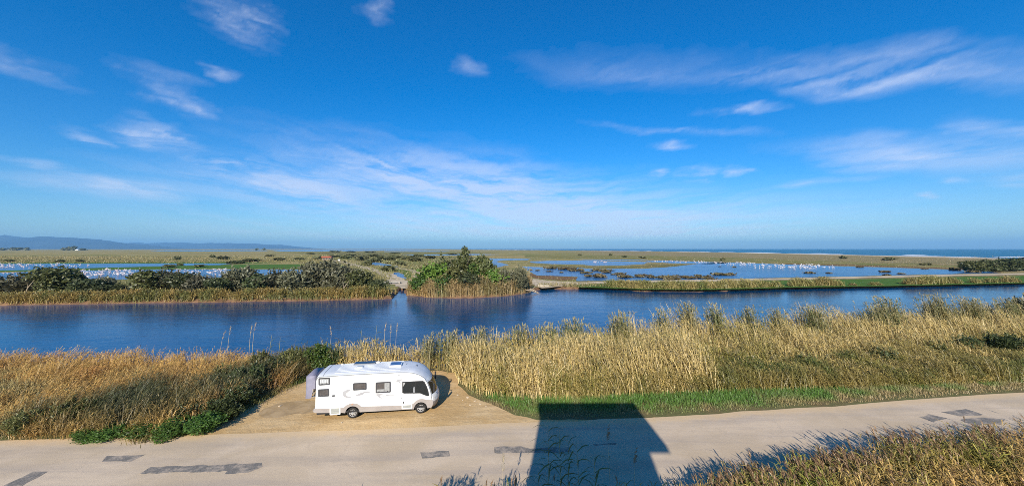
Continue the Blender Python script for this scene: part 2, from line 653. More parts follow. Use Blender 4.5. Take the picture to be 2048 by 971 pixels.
# beach along the coast and breaking waves
beach = [(p[0], p[1]) for p in coast[:-3]]
b_off = offset_line(beach, 12.0)
V, F = [], []
for i in range(len(beach)):
    s = offset_line(beach, -16)[i] if i == 0 else None
hi_l = offset_line(beach, 30.0); mid_l = offset_line(beach, 10.0); lo_l = offset_line(beach, -14.0)
for i in range(len(beach)):
    V += [(lo_l[i][0], lo_l[i][1], -0.9), (mid_l[i][0], mid_l[i][1], 0.55 + 0.12 * math.sin(i * 1.7)), (hi_l[i][0], hi_l[i][1], 0.01)]
    if i:
        k = 3 * i
        F += [(k - 3, k, k + 1, k - 2), (k - 2, k + 1, k + 2, k - 1)]
tag(link('beach', fix_normals(mesh('beach', V, F, M_TRACK))), kind='structure')
rw = random.Random(9)
cl = coast
for row, (off, hgt) in enumerate(((-26, 0.6), (-60, 0.75), (-110, 0.8))):
    line = offset_line(cl, off)
    i = rw.randint(0, 2)
    while i < len(line) - 3:
        k = rw.randint(2, 5) if row == 0 else rw.randint(1, 3)
        seg = [Vector(p) for p in line[i:i + k + 1]]
        if len(seg) < 2: break
        if seg[0].y > 4200: break
        pts = []
        for a, b in zip(seg, seg[1:]):
            for t in range(5):
                pts.append(a.lerp(b, t / 5))
        pts.append(seg[-1])
        V, F = [], []
        h = hgt * rw.uniform(0.7, 1.25)
        for q, p in enumerate(pts):
            t = q / (len(pts) - 1)
            hh = h * (math.sin(math.pi * t) ** 0.5) * rw.uniform(0.75, 1.1) + 0.02
            d = (pts[min(q + 1, len(pts) - 1)] - pts[max(q - 1, 0)]).normalized()
            nn = Vector((-d.y, d.x))
            for o_, z_ in ((5.0, -0.1), (1.5, hh * 0.55), (0.0, hh), (-3.0, hh * 0.35), (-6.0, -0.1)):
                V.append((p.x + nn.x * o_, p.y + nn.y * o_, WZ - 0.05 + z_))
            if q:
                for s in range(4):
                    F.append((5 * (q - 1) + s, 5 * (q - 1) + s + 1, 5 * q + s + 1, 5 * q + s))
        link('breaking_wave', fix_normals(mesh('breaking_wave', V, F, M_FOAM)), sea)
        i += k + rw.randint(0 if row == 0 else 1, 3)

# lagoons: sheets of shallow water lying on the plain
LZ = 0.05
lagoons = {
    'a': [(1150, 561.5), (1250, 561), (1400, 558), (1600, 554), (1750, 551), (1900, 547.5), (2000, 545), (1985, 543.5), (1940, 540), (1860, 537.2), (1760, 534), (1650, 531),
          (1560, 528), (1450, 524.4), (1410, 526), (1340, 533.5), (1280, 537), (1240, 536.5), (1190, 537.5), (1160, 535), (1110, 534.5), (1045, 532.5), (1055, 539),
          (1062, 545), (1072, 550.5), (1115, 551.5), (1156, 553.5)],
    'b': [(1060, 522.2), (1100, 521.2), (1160, 520.4), (1240, 522), (1300, 523.6), (1290, 527.5), (1235, 530.6), (1185, 531.2), (1165, 528.6), (1100, 527.6), (1062, 525)],
    'c': [(966, 517), (992, 516.4), (1030, 516.6), (1060, 517.5), (1055, 519.5), (1010, 520), (990, 522), (1004, 526), (1020, 529.5), (1000, 533.5), (975, 534), (962, 528)],
    'd': [(1290, 521.6), (1330, 520.8), (1420, 523.5), (1470, 524.6), (1420, 527.6), (1360, 526.6), (1300, 523.4)],
    'e': [(1150, 518.2), (1240, 518.4), (1300, 519.4), (1240, 520.2), (1170, 519.6)],
    'f': [(-300, 532), (0, 527.4), (120, 527.0), (250, 526.6), (330, 526.4), (420, 526.4), (470, 527), (440, 529.5), (360, 531), (260, 533.5), (160, 536), (60, 539.5), (-300, 546)],
    'g': [(-300, 548), (0, 545), (60, 543), (160, 540.6), (260, 539.2), (360, 538.2), (470, 538.2), (560, 538.4), (625, 538.6), (650, 541), (620, 547), (540, 553), (420, 556), (260, 558.5), (140, 561), (0, 561.5), (-300, 563)],
    'h': [(785, 545), (797, 544), (806, 548), (812, 557), (790, 559), (782, 553)],
    'i': [(733, 523.4), (752, 523.8), (775, 528), (800, 533), (790, 535), (760, 531), (738, 527)],
    'j': [(792, 521), (808, 520.6), (806, 526), (793, 525.4)],
    'k': [(540, 499.7), (640, 499.2), (760, 498.8), (860, 499.3), (760, 501.0), (640, 502.6), (560, 502.4)],
    'l': [(770, 501.8), (850, 501.2), (900, 501.8), (880, 504.2), (800, 505.2), (768, 504)],
    'm': [(330, 500.1), (520, 499.8), (540, 501.4), (420, 502.2), (300, 501.8)],
    'n': [(800, 508.2), (880, 507.4), (960, 507.6), (1000, 508.6), (930, 510.4), (840, 510.6)],
    'o': [(720, 509.6), (760, 509.0), (770, 510.4), (730, 511.2)],
}
lagoon_xy = {}
for i, (k, pp) in enumerate(lagoons.items()):
    w = UP(pp, LZ)
    dm = sum(p[1] for p in w) / len(w)
    w = wiggle(w, dm * 0.03, dm * 0.0035, seed=20 + i)
    lagoon_xy[k] = w
    sheet('lagoon', w, LZ, M_LAGOON)

# green and rusty margins, islands in the lagoon, sand tracks
patches = [
    ([(-300, 541), (60, 537), (160, 534.2), (260, 532.4), (400, 529.4), (620, 528), (700, 531), (640, 538), (560, 537.5), (420, 537), (260, 538.4), (120, 541.5), (-300, 548)], M_GREEN),
    ([(0, 525.2), (250, 524.2), (460, 523.6), (560, 526), (470, 526.6), (250, 526.2), (0, 527.2)], M_GREEN),
    ([(1150, 567), (1260, 566), (1420, 563.5), (1600, 560), (1750, 557), (1900, 553.5), (2048, 551), (2300, 545), (2350, 558), (2048, 565.5), (1900, 568.6), (1750, 572), (1600, 574), (1500, 577), (1400, 579), (1290, 578.5), (1210, 575.5), (1160, 574.5)], M_GREEN),
    ([(1060, 546), (1080, 551), (1125, 551.8), (1155, 554.5), (1150, 559), (1120, 560.5), (1075, 556.5), (1050, 550)], M_RUST),
    ([(1560, 527.6), (1700, 531), (1860, 536.2), (1940, 539), (1930, 537), (1850, 533.8), (1700, 529), (1600, 526.2)], M_RUST),
    ([(1080, 529), (1165, 532), (1240, 533), (1300, 530), (1290, 527.6), (1400, 530), (1330, 534), (1240, 536.2), (1180, 535.2), (1110, 533.4)], M_OLIVE),
    ([(800, 535), (830, 540), (832, 556), (812, 557), (806, 546), (790, 541)], M_GREEN),
    ([(1050, 509.5), (1300, 511), (1500, 516), (1700, 523), (1900, 530), (2048, 534), (2100, 539), (1900, 535.6), (1700, 529.2), (1560, 526.4), (1450, 523.6), (1300, 518.4), (1050, 514.5)], M_BAND),
    ([(-200, 519), (0, 518.6), (300, 518.8), (600, 517.6), (640, 522), (460, 523.6), (250, 524.0), (0, 525.4), (-200, 526)], M_BAND),
    ([(560, 503.6), (900, 503.0), (1000, 505), (900, 508.4), (640, 508)], M_BAND),
    ([(660, 512), (760, 514), (860, 520), (840, 532), (800, 530), (740, 522), (690, 517)], M_BAND),
    ([(640, 505), (760, 506), (860, 512), (960, 514), (960, 518), (880, 516), (760, 512), (660, 510)], M_OLIVE),
]
for i, (pp, mt) in enumerate(patches):
    w = UP(pp, 0.02)
    dm = sum(p[1] for p in w) / len(w)
    sheet('marsh_patch', wiggle(w, dm * 0.03, dm * 0.004, seed=60 + i), 0.02 + 0.004 * i, mt)
ribbon('sand_track', smooth_line(UP([(1078, 571), (1110, 569), (1160, 566.2), (1260, 562.8), (1400, 560.6), (1500, 558.6), (1600, 556.6), (1750, 553.4), (1900, 550), (2048, 547.2), (2300, 542)], 0.08)), [5.5] * 100, 0.08, M_TRACK, jit=0.5)
sheet('sand_track', wiggle(UP([(1060, 556), (1090, 560), (1130, 563), (1180, 564), (1150, 568), (1120, 572), (1085, 575.5), (1070, 572), (1062, 566)], 0.08), 2, 0.5, seed=91), 0.085, M_TRACK)
ribbon('sand_track', smooth_line(UP([(662, 519), (700, 527), (740, 537), (770, 547), (790, 558), (800, 566)], 0.09)), 5.0, 0.09, M_TRACK, jit=0.5)
ribbon('sand_track', smooth_line(UP([(740, 521), (780, 526), (840, 533.5), (900, 543)], 0.06)), 3.0, 0.06, M_OLIVE, jit=0.4)
ribbon('sand_track', smooth_line(UP([(760, 532), (800, 536.5), (825, 541), (834, 548), (832, 558), (822, 568), (812, 573)], 0.1)), 3.6, 0.1, M_TRACK, jit=0.4)
sheet('sand_track', wiggle(UP([(775, 557), (800, 561), (845, 561), (850, 570), (826, 577), (802, 576), (788, 569), (768, 565)], 0.1), 1.5, 0.4, seed=92), 0.105, M_TRACK)

# ------------------------------------------------------------------ road, lot, verge
road_far = smooth_line([(-60, 18.3), (-27, 19.3), (-14, 20.1), (-0.7, 21.1), (8, 21.9), (18, 23.2), (36, 25.8), (60, 29.6)])
road_near = [(p[0] + 0.9, p[1] - 7.3 - 0.02 * max(p[0], 0)) for p in road_far]
V, F, E_ = [], [], []
rr = random.Random(2)
cuts = [0.0, 0.05, 0.12, 0.3, 0.5, 0.7, 0.88, 0.95, 1.0]
for i, (a, b) in enumerate(zip(road_far, road_near)):
    j0, j1 = rr.uniform(-0.15, 0.15), rr.uniform(-0.15, 0.15)
    for t in cuts:
        V.append((a[0] + (b[0] - a[0]) * t, a[1] + j0 * (1 - t) + (b[1] + j1 * t - a[1]) * t, 0.012))
        E_.append(max(0.0, 1 - min(t, 1 - t) / 0.2))
    if i:
        n = len(cuts)
        for k in range(n - 1):
            F.append(((i - 1) * n + k, (i - 1) * n + k + 1, i * n + k + 1, i * n + k))
me = mesh('road', V, F, M_ROAD)
at = me.attributes.new('edge', 'FLOAT', 'POINT'); at.data.foreach_set('value', E_)
at = me.attributes.new('across', 'FLOAT', 'POINT'); at.data.foreach_set('value', [cuts[i % len(cuts)] for i in range(len(V))])
road = tag(link('road', fix_normals(me)), kind='structure')
lot_px = [(-60, 893), (0, 889), (150, 890), (300, 886), (355, 876), (405, 858), (470, 827), (532, 792), (585, 768), (612, 757), (650, 750), (720, 746), (800, 741), (880, 740), (912, 745), (918, 768), (935, 788), (975, 806), (1030, 828),
          (1075, 838), (1180, 838), (1290, 836), (1420, 829), (1560, 821), (1700, 813), (1800, 805), (1900, 797), (2048, 785), (2200, 778), (2200, 800), (1800, 826), (1300, 858), (1000, 872), (600, 895), (0, 915), (-60, 920)]
lot = sheet('sand_lot', wiggle(UP(lot_px, 0.006), 0.6, 0.10, seed=8), 0.006, M_SAND)
def patch(pp, seed):
    w = wiggle(UP(pp, 0.018), 0.35, 0.06, seed=seed)
    n = len(w)
    V = [(p[0], p[1], 0.020) for p in w] + [(p[0], p[1], 0.010) for p in w]
    F = []
    for f in tessellate_polygon([[Vector(v) for v in V[:n]]]):
        a, b, c = (Vector(V[i]) for i in f)
        F.append(f if (b - a).cross(c - a).z > 0 else (f[0], f[2], f[1]))
    F += [(i, (i + 1) % n, (i + 1) % n + n, i + n) for i in range(n)]
    link('asphalt_patch', mesh('asphalt_patch', V, F, M_ASPH), road)
for i, pp in enumerate([
        [(203, 923), (215, 911), (286, 909), (262, 922)],
        [(283, 946), (301, 933), (520, 925), (526, 932), (492, 946), (446, 948), (455, 941), (400, 943)],
        [(0, 974), (68, 942), (93, 942), (38, 974)],
        [(840, 904), (896, 900), (899, 912), (842, 916)],
        [(988, 893), (1040, 891), (1060, 895), (1140, 893), (1141, 903), (1050, 904), (990, 906)],
        [(1838, 833), (1852, 832), (1860, 828), (1896, 836), (1862, 842)],
        [(1885, 824), (1932, 817), (1969, 829), (1922, 832)],
        [(1918, 838), (1962, 833), (2010, 838), (2000, 847), (1948, 850)],
        [(1185, 887), (1232, 884), (1232, 887), (1190, 890)]]):
    patch(pp, 30 + i)
m, N, out = new_mat('wet mud')
p_ = wpos(N)
b_ = N.noise(p_, 1.2, 5.0, 0.6, 0.5)
principled(N, out, N.mix(N.maprange(b_, 0.35, 0.65), (0.37, 0.24, 0.095), (0.46, 0.32, 0.165)), N.maprange(b_, 0.3, 0.7, 0.25, 0.75), 0.4)
tag(sheet('puddle', wiggle(UP([(516, 826), (530, 816), (556, 806), (600, 801), (660, 800), (668, 815), (640, 823), (590, 827), (556, 834), (528, 835)], 0.01), 0.3, 0.09, seed=77), 0.011, m, kind=None),
    'shallow muddy puddle on the sand beside the motorhome rear', 'puddle')

# ------------------------------------------------------------------ plants: generators
def ribbon_quads(P, S, wid):
    """P (n,k,3) spine, S (n,3) side vector, wid (k,) or (n,k) half widths -> quads (n*(k-1),4,3)"""
    n, k, _ = P.shape
    wid = np.broadcast_to(np.asarray(wid, float), (n, k))
    L = P + S[:, None, :] * wid[..., None]
    Rr = P - S[:, None, :] * wid[..., None]
    q = np.stack([L[:, :-1], Rr[:, :-1], Rr[:, 1:], L[:, 1:]], 2)
    return q.reshape(-1, 4, 3)


def reed_quads(P, h, lean, stem_c, leaf_c, plume_c, stem_w=0.012, nleaf=5, leaf_len=0.55, leaf_w=0.016, plume=None, lean_spread=0.35, z=None, leaf_from=0.3, plume_len=0.35, plume_w=0.05, turn=0.0):
    """reeds with a bowed stem, hanging blades and a plume. P (n,2), h (n), lean (n,) fraction of height bent towards +Y"""
    n = len(P)
    base = np.zeros((n, 3)); base[:, :2] = P
    if z is not None: base[:, 2] = z
    az = rng.normal(math.pi / 2 + 0.12, lean_spread, n) + turn
    ld = np.stack([np.cos(az), np.sin(az), np.zeros(n)], 1)
    def pos(t):
        t = np.asarray(t)
        return base + ld * (lean * h * t ** 1.5)[:, None] + np.array([0, 0, 1.0]) * (h * t * (1 - 0.25 * lean * lean * t))[:, None]
    Q, C = [], []
    ts = np.array([0, 0.35, 0.7, 1.0])
    sp = np.stack([pos(np.full(n, t)) for t in ts], 1)
    a = rng.uniform(0, math.pi, n)
    side = np.stack([np.cos(a), np.sin(a) * 0.6, np.zeros(n)], 1)
    Q.append(ribbon_quads(sp, side, np.array([1.0, 1.0, 0.8, 0.4]) * stem_w)); C.append(np.repeat(stem_c, 3, 0))
    for k in range(nleaf):
        t = rng.uniform(leaf_from, 0.98, n)
        p0 = pos(t)
        la = rng.uniform(0, 2 * math.pi, n)
        d = np.stack([np.cos(la), np.sin(la), np.zeros(n)], 1) + ld * 0.7
        d /= np.linalg.norm(d, axis=1)[:, None]
        L = leaf_len * rng.uniform(0.6, 1.3, n)
        up = rng.uniform(0.35, 0.9, n)
        p1 = p0 + (d * 0.62 + np.array([0, 0, 1.0]) * up[:, None]) * (L * 0.5)[:, None]
        p2 = p1 + (d * 0.95 + np.array([0, 0, 1.0]) * (up - 0.75)[:, None]) * (L * 0.55)[:, None]
        s = np.stack([-d[:, 1], d[:, 0], rng.uniform(-0.5, 0.5, n)], 1)
        Q.append(ribbon_quads(np.stack([p0, p1, p2], 1), s, np.array([0.6, 1.0, 0.12]) * leaf_w))
        C.append(np.repeat(leaf_c * rng.uniform(0.75, 1.25, (n, 1)), 2, 0))
    if plume is not None and plume.any():
        m = plume
        top = pos(np.ones(n))[m]
        dd = (ld[m] * rng.uniform(0.2, 0.7, (m.sum(), 1)) + np.array([0, 0, 1.0]))
        dd /= np.linalg.norm(dd, axis=1)[:, None]
        L = plume_len * rng.uniform(0.7, 1.3, m.sum())[:, None]
        m_n = int(m.sum())
        for q in range(6):
            u = 0.12 * q + rng.uniform(0, 0.1, (m_n, 1))
            a = rng.uniform(0, 2 * math.pi, m_n)
            o_ = np.stack([np.cos(a), np.sin(a), np.zeros(m_n)], 1) * 0.55 + ld[m] * 0.8
            st_ = top + dd * L * (u - 0.25)
            sl = L * (0.55 - 0.25 * u)
            sp = np.stack([st_, st_ + (dd * 0.75 + o_ * 0.30) * sl * 0.6, st_ + (dd * 0.85 + o_ * 0.75) * sl], 1)
            s = np.stack([-np.sin(a), np.cos(a), np.zeros(m_n)], 1)
            Q.append(ribbon_quads(sp, s, np.array([0.35, 1.0, 0.15]) * plume_w * 0.5))
            C.append(np.repeat(plume_c[m] * rng.uniform(0.75, 1.2, (m_n, 1)), 2, 0))
    return np.concatenate(Q), np.concatenate(C)


def blade_quads(P, h, lean, w, col, spread=0.6, z=None):
    n = len(P)
    base = np.zeros((n, 3)); base[:, :2] = P
    if z is not None: base[:, 2] = z
    az = rng.normal(math.pi / 2, spread, n)
    ld = np.stack([np.cos(az), np.sin(az), np.zeros(n)], 1)
    up = np.array([0, 0, 1.0])
    sp = np.stack([base, base + ld * (lean * h * 0.3)[:, None] + up * (h * 0.6)[:, None], base + ld * (lean * h)[:, None] + up * (h * (1 - 0.3 * lean))[:, None]], 1)
    a = rng.uniform(0, math.pi, n)
    s = np.stack([np.cos(a), np.sin(a), np.zeros(n)], 1)
    return ribbon_quads(sp, s, np.array([1.0, 0.8, 0.1]) * np.reshape(w, (-1, 1))), np.repeat(col, 2, 0)


def stuff(name, QC, mat, label):
    Q = np.concatenate([q for q, c in QC]); C = np.concatenate([c for q, c in QC])
    o = link(name, quad_mesh(name, Q, C, mat))
    return tag(o, label, name.replace('_', ' '), kind='stuff')


def rc(n, lo=0.8, hi=1.2):
    return rng.uniform(lo, hi, (n, 1))


STRAW, GOLD, OLIVE, GREEN, GREY, RUSSET = (np.array(c) for c in ((0.42, 0.315, 0.155), (0.36, 0.235, 0.075), (0.17, 0.165, 0.05), (0.10, 0.15, 0.035), (0.15, 0.14, 0.09), (0.30, 0.15, 0.06)))

# --- tall reed bed between the road and the canal
front = smooth_line([(-16.5, 28.8), (-12, 29.4), (-8, 30.2), (-5.6, 30.3), (-4.5, 29.4), (-4.1, 27.8), (-3.2, 26.3), (-1.8, 25.1), (0.5, 24.2), (4, 24.4), (9, 25.0), (16, 25.9), (26, 26.6), (37, 27.6), (60, 32)])
back = [(p[0], p[1] - 0.1) for p in near_line if -17 < p[0] < 62][::-1]
bed = front + back
A = sample(bed, 34000)
A = A[in_view(A)]
fy = np.interp(A[:, 0], [p[0] for p in front], [p[1] for p in front])
by = np.interp(A[:, 0], [p[0] for p in near_line], [p[1] for p in near_line])
dep = (A[:, 1] - fy) / np.maximum(by - fy, 0.5)           # 0 at the road side, 1 at the water
keep = rng.uniform(0, 1, len(A)) < np.where(dep < 0.45, 1.0, 0.62)
A, dep = A[keep], dep[keep]
n = len(A)
hh = np.interp(A[:, 0], [-17, -8, -2, 3, 8, 14, 25, 40, 60], [2.0, 2.1, 2.6, 3.0, 3.2, 3.3, 3.0, 2.9, 3.0])
hh = hh * (0.62 + 0.62 * vnoise(A[:, 0], A[:, 1], 1.9, 1)) * rng.uniform(0.66, 1.14, n)
hh *= np.interp(dep, [0, 0.06, 0.2, 0.6, 1.0], [0.45, 0.7, 0.95, 1.0, 1.0])
hh *= np.where(A[:, 0] > 15, np.interp(dep, [0, 0.3, 0.6, 1], [0.4, 0.5, 0.95, 1.1]), 1.0)
mix = vnoise(A[:, 0], A[:, 1], 1.7, 2) * 0.6 + vnoise(A[:, 0], A[:, 1], 5.0, 3) * 0.4
greenish = np.clip((mix - 0.53) * 2.6 + rng.normal(0, 0.22, n) + np.where(A[:, 0] > 14, 0.32 * (1 - dep), 0.0), 0, 1)
stem = lerpc(np.array([0.64, 0.45, 0.21]), np.array([0.35, 0.25, 0.075]), greenish) * rc(n, 0.55, 1.2)
leaf = lerpc(np.array([0.54, 0.36, 0.135]), np.array([0.23, 0.19, 0.042]), np.clip(greenish + 0.18, 0, 1)) * rc(n, 0.6, 1.25)
plc = lerpc(np.array([0.33, 0.25, 0.135]), np.array([0.20, 0.18, 0.07]), rng.uniform(0, 1, n))
QC = [reed_quads(A, hh, np.clip(rng.normal(0.20 + 0.34 * vnoise(A[:, 0], A[:, 1], 1.5, 5), 0.13, n), 0, 0.9), stem, leaf, plc, 0.018, 5, 0.58, 0.021, rng.uniform(0, 1, n) < 0.25, leaf_from=0.25, lean_spread=0.5, turn=0.15 + 0.9 * (vnoise(A[:, 0], A[:, 1], 2.2, 6) - 0.4), plume_len=0.30, plume_w=0.030)]
# taller stands that show above the bed against the water
for px, d, wd, hm, cnt, g in ((1385, 35.5, 0.7, 4.4, 150, .3), (1440, 35.5, 0.55, 4.3, 110, .75), (1245, 33.0, 0.9, 3.9, 120, .5), (1150, 32.0, 1.0, 3.6, 120, .8), (1505, 36.4, 0.8, 4.0, 110, .6),
                               (1640, 37.0, 1.0, 3.9, 130, .6), (1565, 37.0, 0.5, 3.7, 60, .4), (1790, 38.5, 1.1, 4.5, 200, .6), (1890, 40.0, 1.1, 4.6, 210, .35), (1760, 38.0, 0.7, 4.0, 90, .5), (1960, 41, 1.4, 4.2, 200, .4),
                               (1100, 31.5, 0.8, 3.3, 90, .8), (1040, 31.2, 0.7, 3.2, 70, .6), (900, 31.0, 0.8, 2.8, 70, .6), (2030, 42, 1.2, 4.0, 150, .5), (860, 30.6, 0.6, 2.6, 50, .4), (960, 31, 0.8, 2.95, 70, .5), (1330, 34.5, 0.6, 3.9, 70, .5)):
    cx = (px - 1024) / FPX * d
    B = np.stack([rng.normal(cx, wd * 0.5, cnt), rng.normal(d, 0.45, cnt)], 1)
    k = len(B)
    gg = np.clip(rng.normal(g, 0.25, k), 0, 1)
    QC.append(reed_quads(B, hm * rng.uniform(0.72, 1.08, k), rng.uniform(0.1, 0.35, k), lerpc(STRAW * 0.8, OLIVE * 0.8, gg), lerpc(np.array([0.26, 0.20, 0.09]), np.array([0.10, 0.13, 0.035]), gg) * rc(k), np.tile([0.33, 0.27, 0.15], (k, 1)), 0.016, 7, 0.6, 0.024, rng.uniform(0, 1, k) < 0.6, leaf_from=0.35, plume_w=0.06))
stuff('reed_bed', QC, M_REED, 'tall straw and olive reed bed between the road and the canal')

# --- low scrubby front of the bed at its far end: olive undergrowth
ug = [(4, 24.5), (9, 25.0), (14, 25.5), (20, 25.9), (26, 26.3), (37, 27.4), (58, 31.0), (60, 38), (40, 34), (24, 31), (15, 28.2), (9, 26.2), (4, 25.2)]
A = sample(ug, 21000); A = A[in_view(A)]
n = len(A)
g = vnoise(A[:, 0], A[:, 1], 1.3, 8) * 0.6 + vnoise(A[:, 0], A[:, 1], 4.0, 9) * 0.4
colr = lerpc(np.array([0.24, 0.19, 0.05]), np.array([0.085, 0.11, 0.02]), np.clip((g - 0.35) * 2.4, 0, 1)) * rc(n, 0.75, 1.25)
hgt = (0.75 + 1.1 * vnoise(A[:, 0], A[:, 1], 1.6, 10)) * rng.uniform(0.7, 1.1, n)
QC = [reed_quads(A, hgt, rng.uniform(0.3, 0.7, n), colr, colr, colr, 0.013, 3, 0.44, 0.020, None, leaf_from=0.15, lean_spread=0.6, turn=1.4 * (vnoise(A[:, 0], A[:, 1], 1.4, 7) - 0.4))]
stuff('scrub_grass', QC, M_REED, 'olive windblown scrub grass at the foot of the reed bed')

# --- dry grass hummocks beyond the road, on the motorhome's rear side
left_front = [(-75, 18.4), (-40, 19.0), (-27, 19.25), (-24.5, 19.3), (-22, 19.3), (-18.7, 19.4), (-17.4, 20.4), (-16.9, 22.4), (-16.6, 25.0), (-15.9, 27.8), (-14.8, 28.6)]
left_zone = left_front + [(-14.5, 31.4), (-20, 31.2), (-28, 30.8), (-40, 31.0), (-75, 31.0)]
A = sample(left_zone, 56000); A = A[in_view(A)]
n = len(A)
fy = np.interp(A[:, 0], [p[0] for p in left_front], [p[1] for p in left_front])
dep = np.clip((A[:, 1] - fy) / 11.0, 0, 1)
def zone(cx, cy, rx, ry):
    return np.clip(1.25 - np.hypot((A[:, 0] - cx) / rx, (A[:, 1] - cy) / ry), 0, 1) ** 0.7
dark = np.maximum.reduce([zone(-23.0, 21.6, 3.0, 2.4), zone(-26.5, 20.4, 1.6, 1.3) * 0.7, zone(-18.6, 24.4, 2.0, 3.0), zone(-17.4, 28.8, 3.2, 2.4), zone(-20.3, 21.4, 2.0, 1.6) * 0.9])
dark = np.clip(dark * (0.75 + 0.9 * vnoise(A[:, 0], A[:, 1], 0.9, 12)), 0, 1)
gold = vnoise(A[:, 0], A[:, 1], 2.2, 13) * 0.55 + vnoise(A[:, 0], A[:, 1], 0.8, 14) * 0.45
c1 = lerpc(np.array([0.50, 0.31, 0.085]), np.array([0.42, 0.215, 0.06]), np.clip((gold - 0.45) * 2.5, 0, 1))
c1 = c1 * (0.62 + 0.7 * vnoise(A[:, 0], A[:, 1], 0.6, 28))[:, None]
c1 = lerpc(c1, np.array([0.30, 0.26, 0.10]), np.clip(vnoise(A[:, 0], A[:, 1], 3.1, 15) * 2.4 - 1.25, 0, 1))
c1 = lerpc(c1, np.array([0.075, 0.08, 0.03]), dark) * rc(n, 0.72, 1.25)
hgt = (0.75 + 0.65 * vnoise(A[:, 0], A[:, 1], 2.3, 16) + 0.6 * vnoise(A[:, 0], A[:, 1], 0.75, 27)) * rng.uniform(0.6, 1.15, n) * np.interp(dep, [0, 0.1, 0.3, 1], [0.5, 0.95, 1.1, 1.05])
hgt *= 1 + 0.25 * dark
keep = rng.uniform(0, 1, n) < np.where(dep > 0.5, 0.7, 1.0)
A, c1, hgt = A[keep], c1[keep], hgt[keep]; n = len(A)
QC = [reed_quads(A, hgt, np.clip(rng.normal(0.3 + 0.6 * vnoise(A[:, 0], A[:, 1], 1.3, 17), 0.12, n), 0.1, 1.1), c1, c1, np.clip(c1 * 1.25, 0, 0.6), 0.010, 4, 0.45, 0.013, rng.uniform(0, 1, n) < 0.12, leaf_from=0.15, lean_spread=0.55, plume_len=0.2, plume_w=0.025, turn=2.6 * (vnoise(A[:, 0], A[:, 1], 1.1, 26) - 0.5))]
edge = smooth_line([(-19.2, 19.5), (-17.9, 20.2), (-17.2, 21.6), (-16.8, 23.4), (-16.5, 25.4), (-16.1, 27.4), (-15.4, 28.7)])
ei = rng.integers(0, len(edge), 5200)
B = np.array(edge)[ei] + np.stack([rng.normal(-0.25, 0.38, 5200), rng.normal(0, 0.3, 5200)], 1)
gg = np.clip(vnoise(B[:, 0], B[:, 1], 0.8, 44) * 1.6 - 0.3, 0, 1)
cg = lerpc(np.array([0.27, 0.20, 0.07]), np.array([0.085, 0.125, 0.028]), gg) * rc(5200, 0.7, 1.3)
QC.append(blade_quads(B, rng.uniform(0.12, 0.5, 5200), rng.uniform(0.2, 0.9, 5200), 0.014, cg, 1.6))
stuff('dry_grass', QC, M_REED, 'golden dry grass hummocks between the road and the canal')

# --- short green verge along the road
verge = [(-3.4, 26.2), (-2.2, 24.6), (-0.9, 23.3), (0.4, 22.2), (2, 21.85), (5, 21.9), (9, 22.3), (14, 22.9), (20, 23.7), (28, 24.9), (40, 26.8), (60, 30), (60, 31.5), (38, 27.9), (26, 27.0), (16, 26.3), (9, 25.5), (4, 25.0), (0.8, 24.9), (-1.6, 25.8), (-3.2, 27.0)]
A = sample(verge, 30000); A = A[in_view(A)]
n = len(A)
fy = np.interp(A[:, 0], [p[0] for p in verge[:12]], [p[1] for p in verge[:12]])
dd = np.clip((A[:, 1] - fy) / 1.4, 0, 1)
g = np.clip(0.15 + dd * 1.1 + (vnoise(A[:, 0], A[:, 1], 0.9, 18) - 0.5) * 1.2 - np.clip((A[:, 0] - 17) / 12, 0, 0.6), 0, 1)
col = lerpc(np.array([0.34, 0.24, 0.115]), np.array([0.11, 0.195, 0.032]), g * (0.75 + 0.5 * vnoise(A[:, 0], A[:, 1], 2.0, 19)).clip(0, 1)) * rc(n, 0.7, 1.3)
thin_ = rng.uniform(0, 1, n) < 0.35 + dd
A, col, dd = A[thin_], col[thin_], dd[thin_]; n = len(A)
QC = [blade_quads(A, rng.uniform(0.10, 0.26, n) * (0.5 + dd), rng.uniform(0.2, 0.8, n), 0.012, col)]
stuff('verge_grass', QC, M_REED, 'short green grass verge along the road edge')
sheet('verge', wiggle([(p[0], p[1] + (0.75 if i < 12 else 0)) for i, p in enumerate(verge)], 0.5, 0.12, seed=12), 0.010, grass_ground_mat('verge turf', (0.10, 0.115, 0.032), (0.22, 0.17, 0.07), 0.9))

# --- roadside reeds right below the tower
rs = smooth_line([(-7, 12.3), (-3, 12.6), (0, 13.0), (3, 12.9), (6, 13.0), (9, 13.5), (13, 14.6), (18, 15.6), (24, 16.7), (32, 18.2), (40, 19.6)])
rs_zone = rs + [(40, 12), (24, 8.5), (12, 8.2), (-7, 8.2)]
A = sample(rs_zone, 20000); A = A[in_view(A, 1.1)]
n = len(A)
fy = np.interp(A[:, 0], [p[0] for p in rs], [p[1] for p in rs])
dd = np.clip((fy - A[:, 1]) / 3.0, 0, 1)
keep = rng.uniform(0, 1, n) < np.interp(A[:, 0], [-7, -1, 2, 5, 8, 12], [0.05, 0.10, 0.40, 0.55, 0.85, 1.0])
A, dd, fy = A[keep], dd[keep], fy[keep]; n = len(A)
g = vnoise(A[:, 0], A[:, 1], 1.2, 21) * 0.6 + vnoise(A[:, 0], A[:, 1], 3.3, 22) * 0.4
gold = np.clip((A[:, 0] - 15) / 8, 0, 1) * np.clip(dd * 1.4 - 0.2, 0, 1)
gr = np.clip((g - 0.34) * 2.6 - gold, 0, 1)
leaf = lerpc(np.array([0.50, 0.33, 0.095]), np.array([0.25, 0.265, 0.04]), gr) * rc(n, 0.6, 1.25)
stem = lerpc(np.array([0.36, 0.27, 0.12]), np.array([0.22, 0.22, 0.06]), gr) * rc(n)
plm = np.tile([0.27, 0.165, 0.075], (n, 1)) * rc(n, 0.7, 1.3)
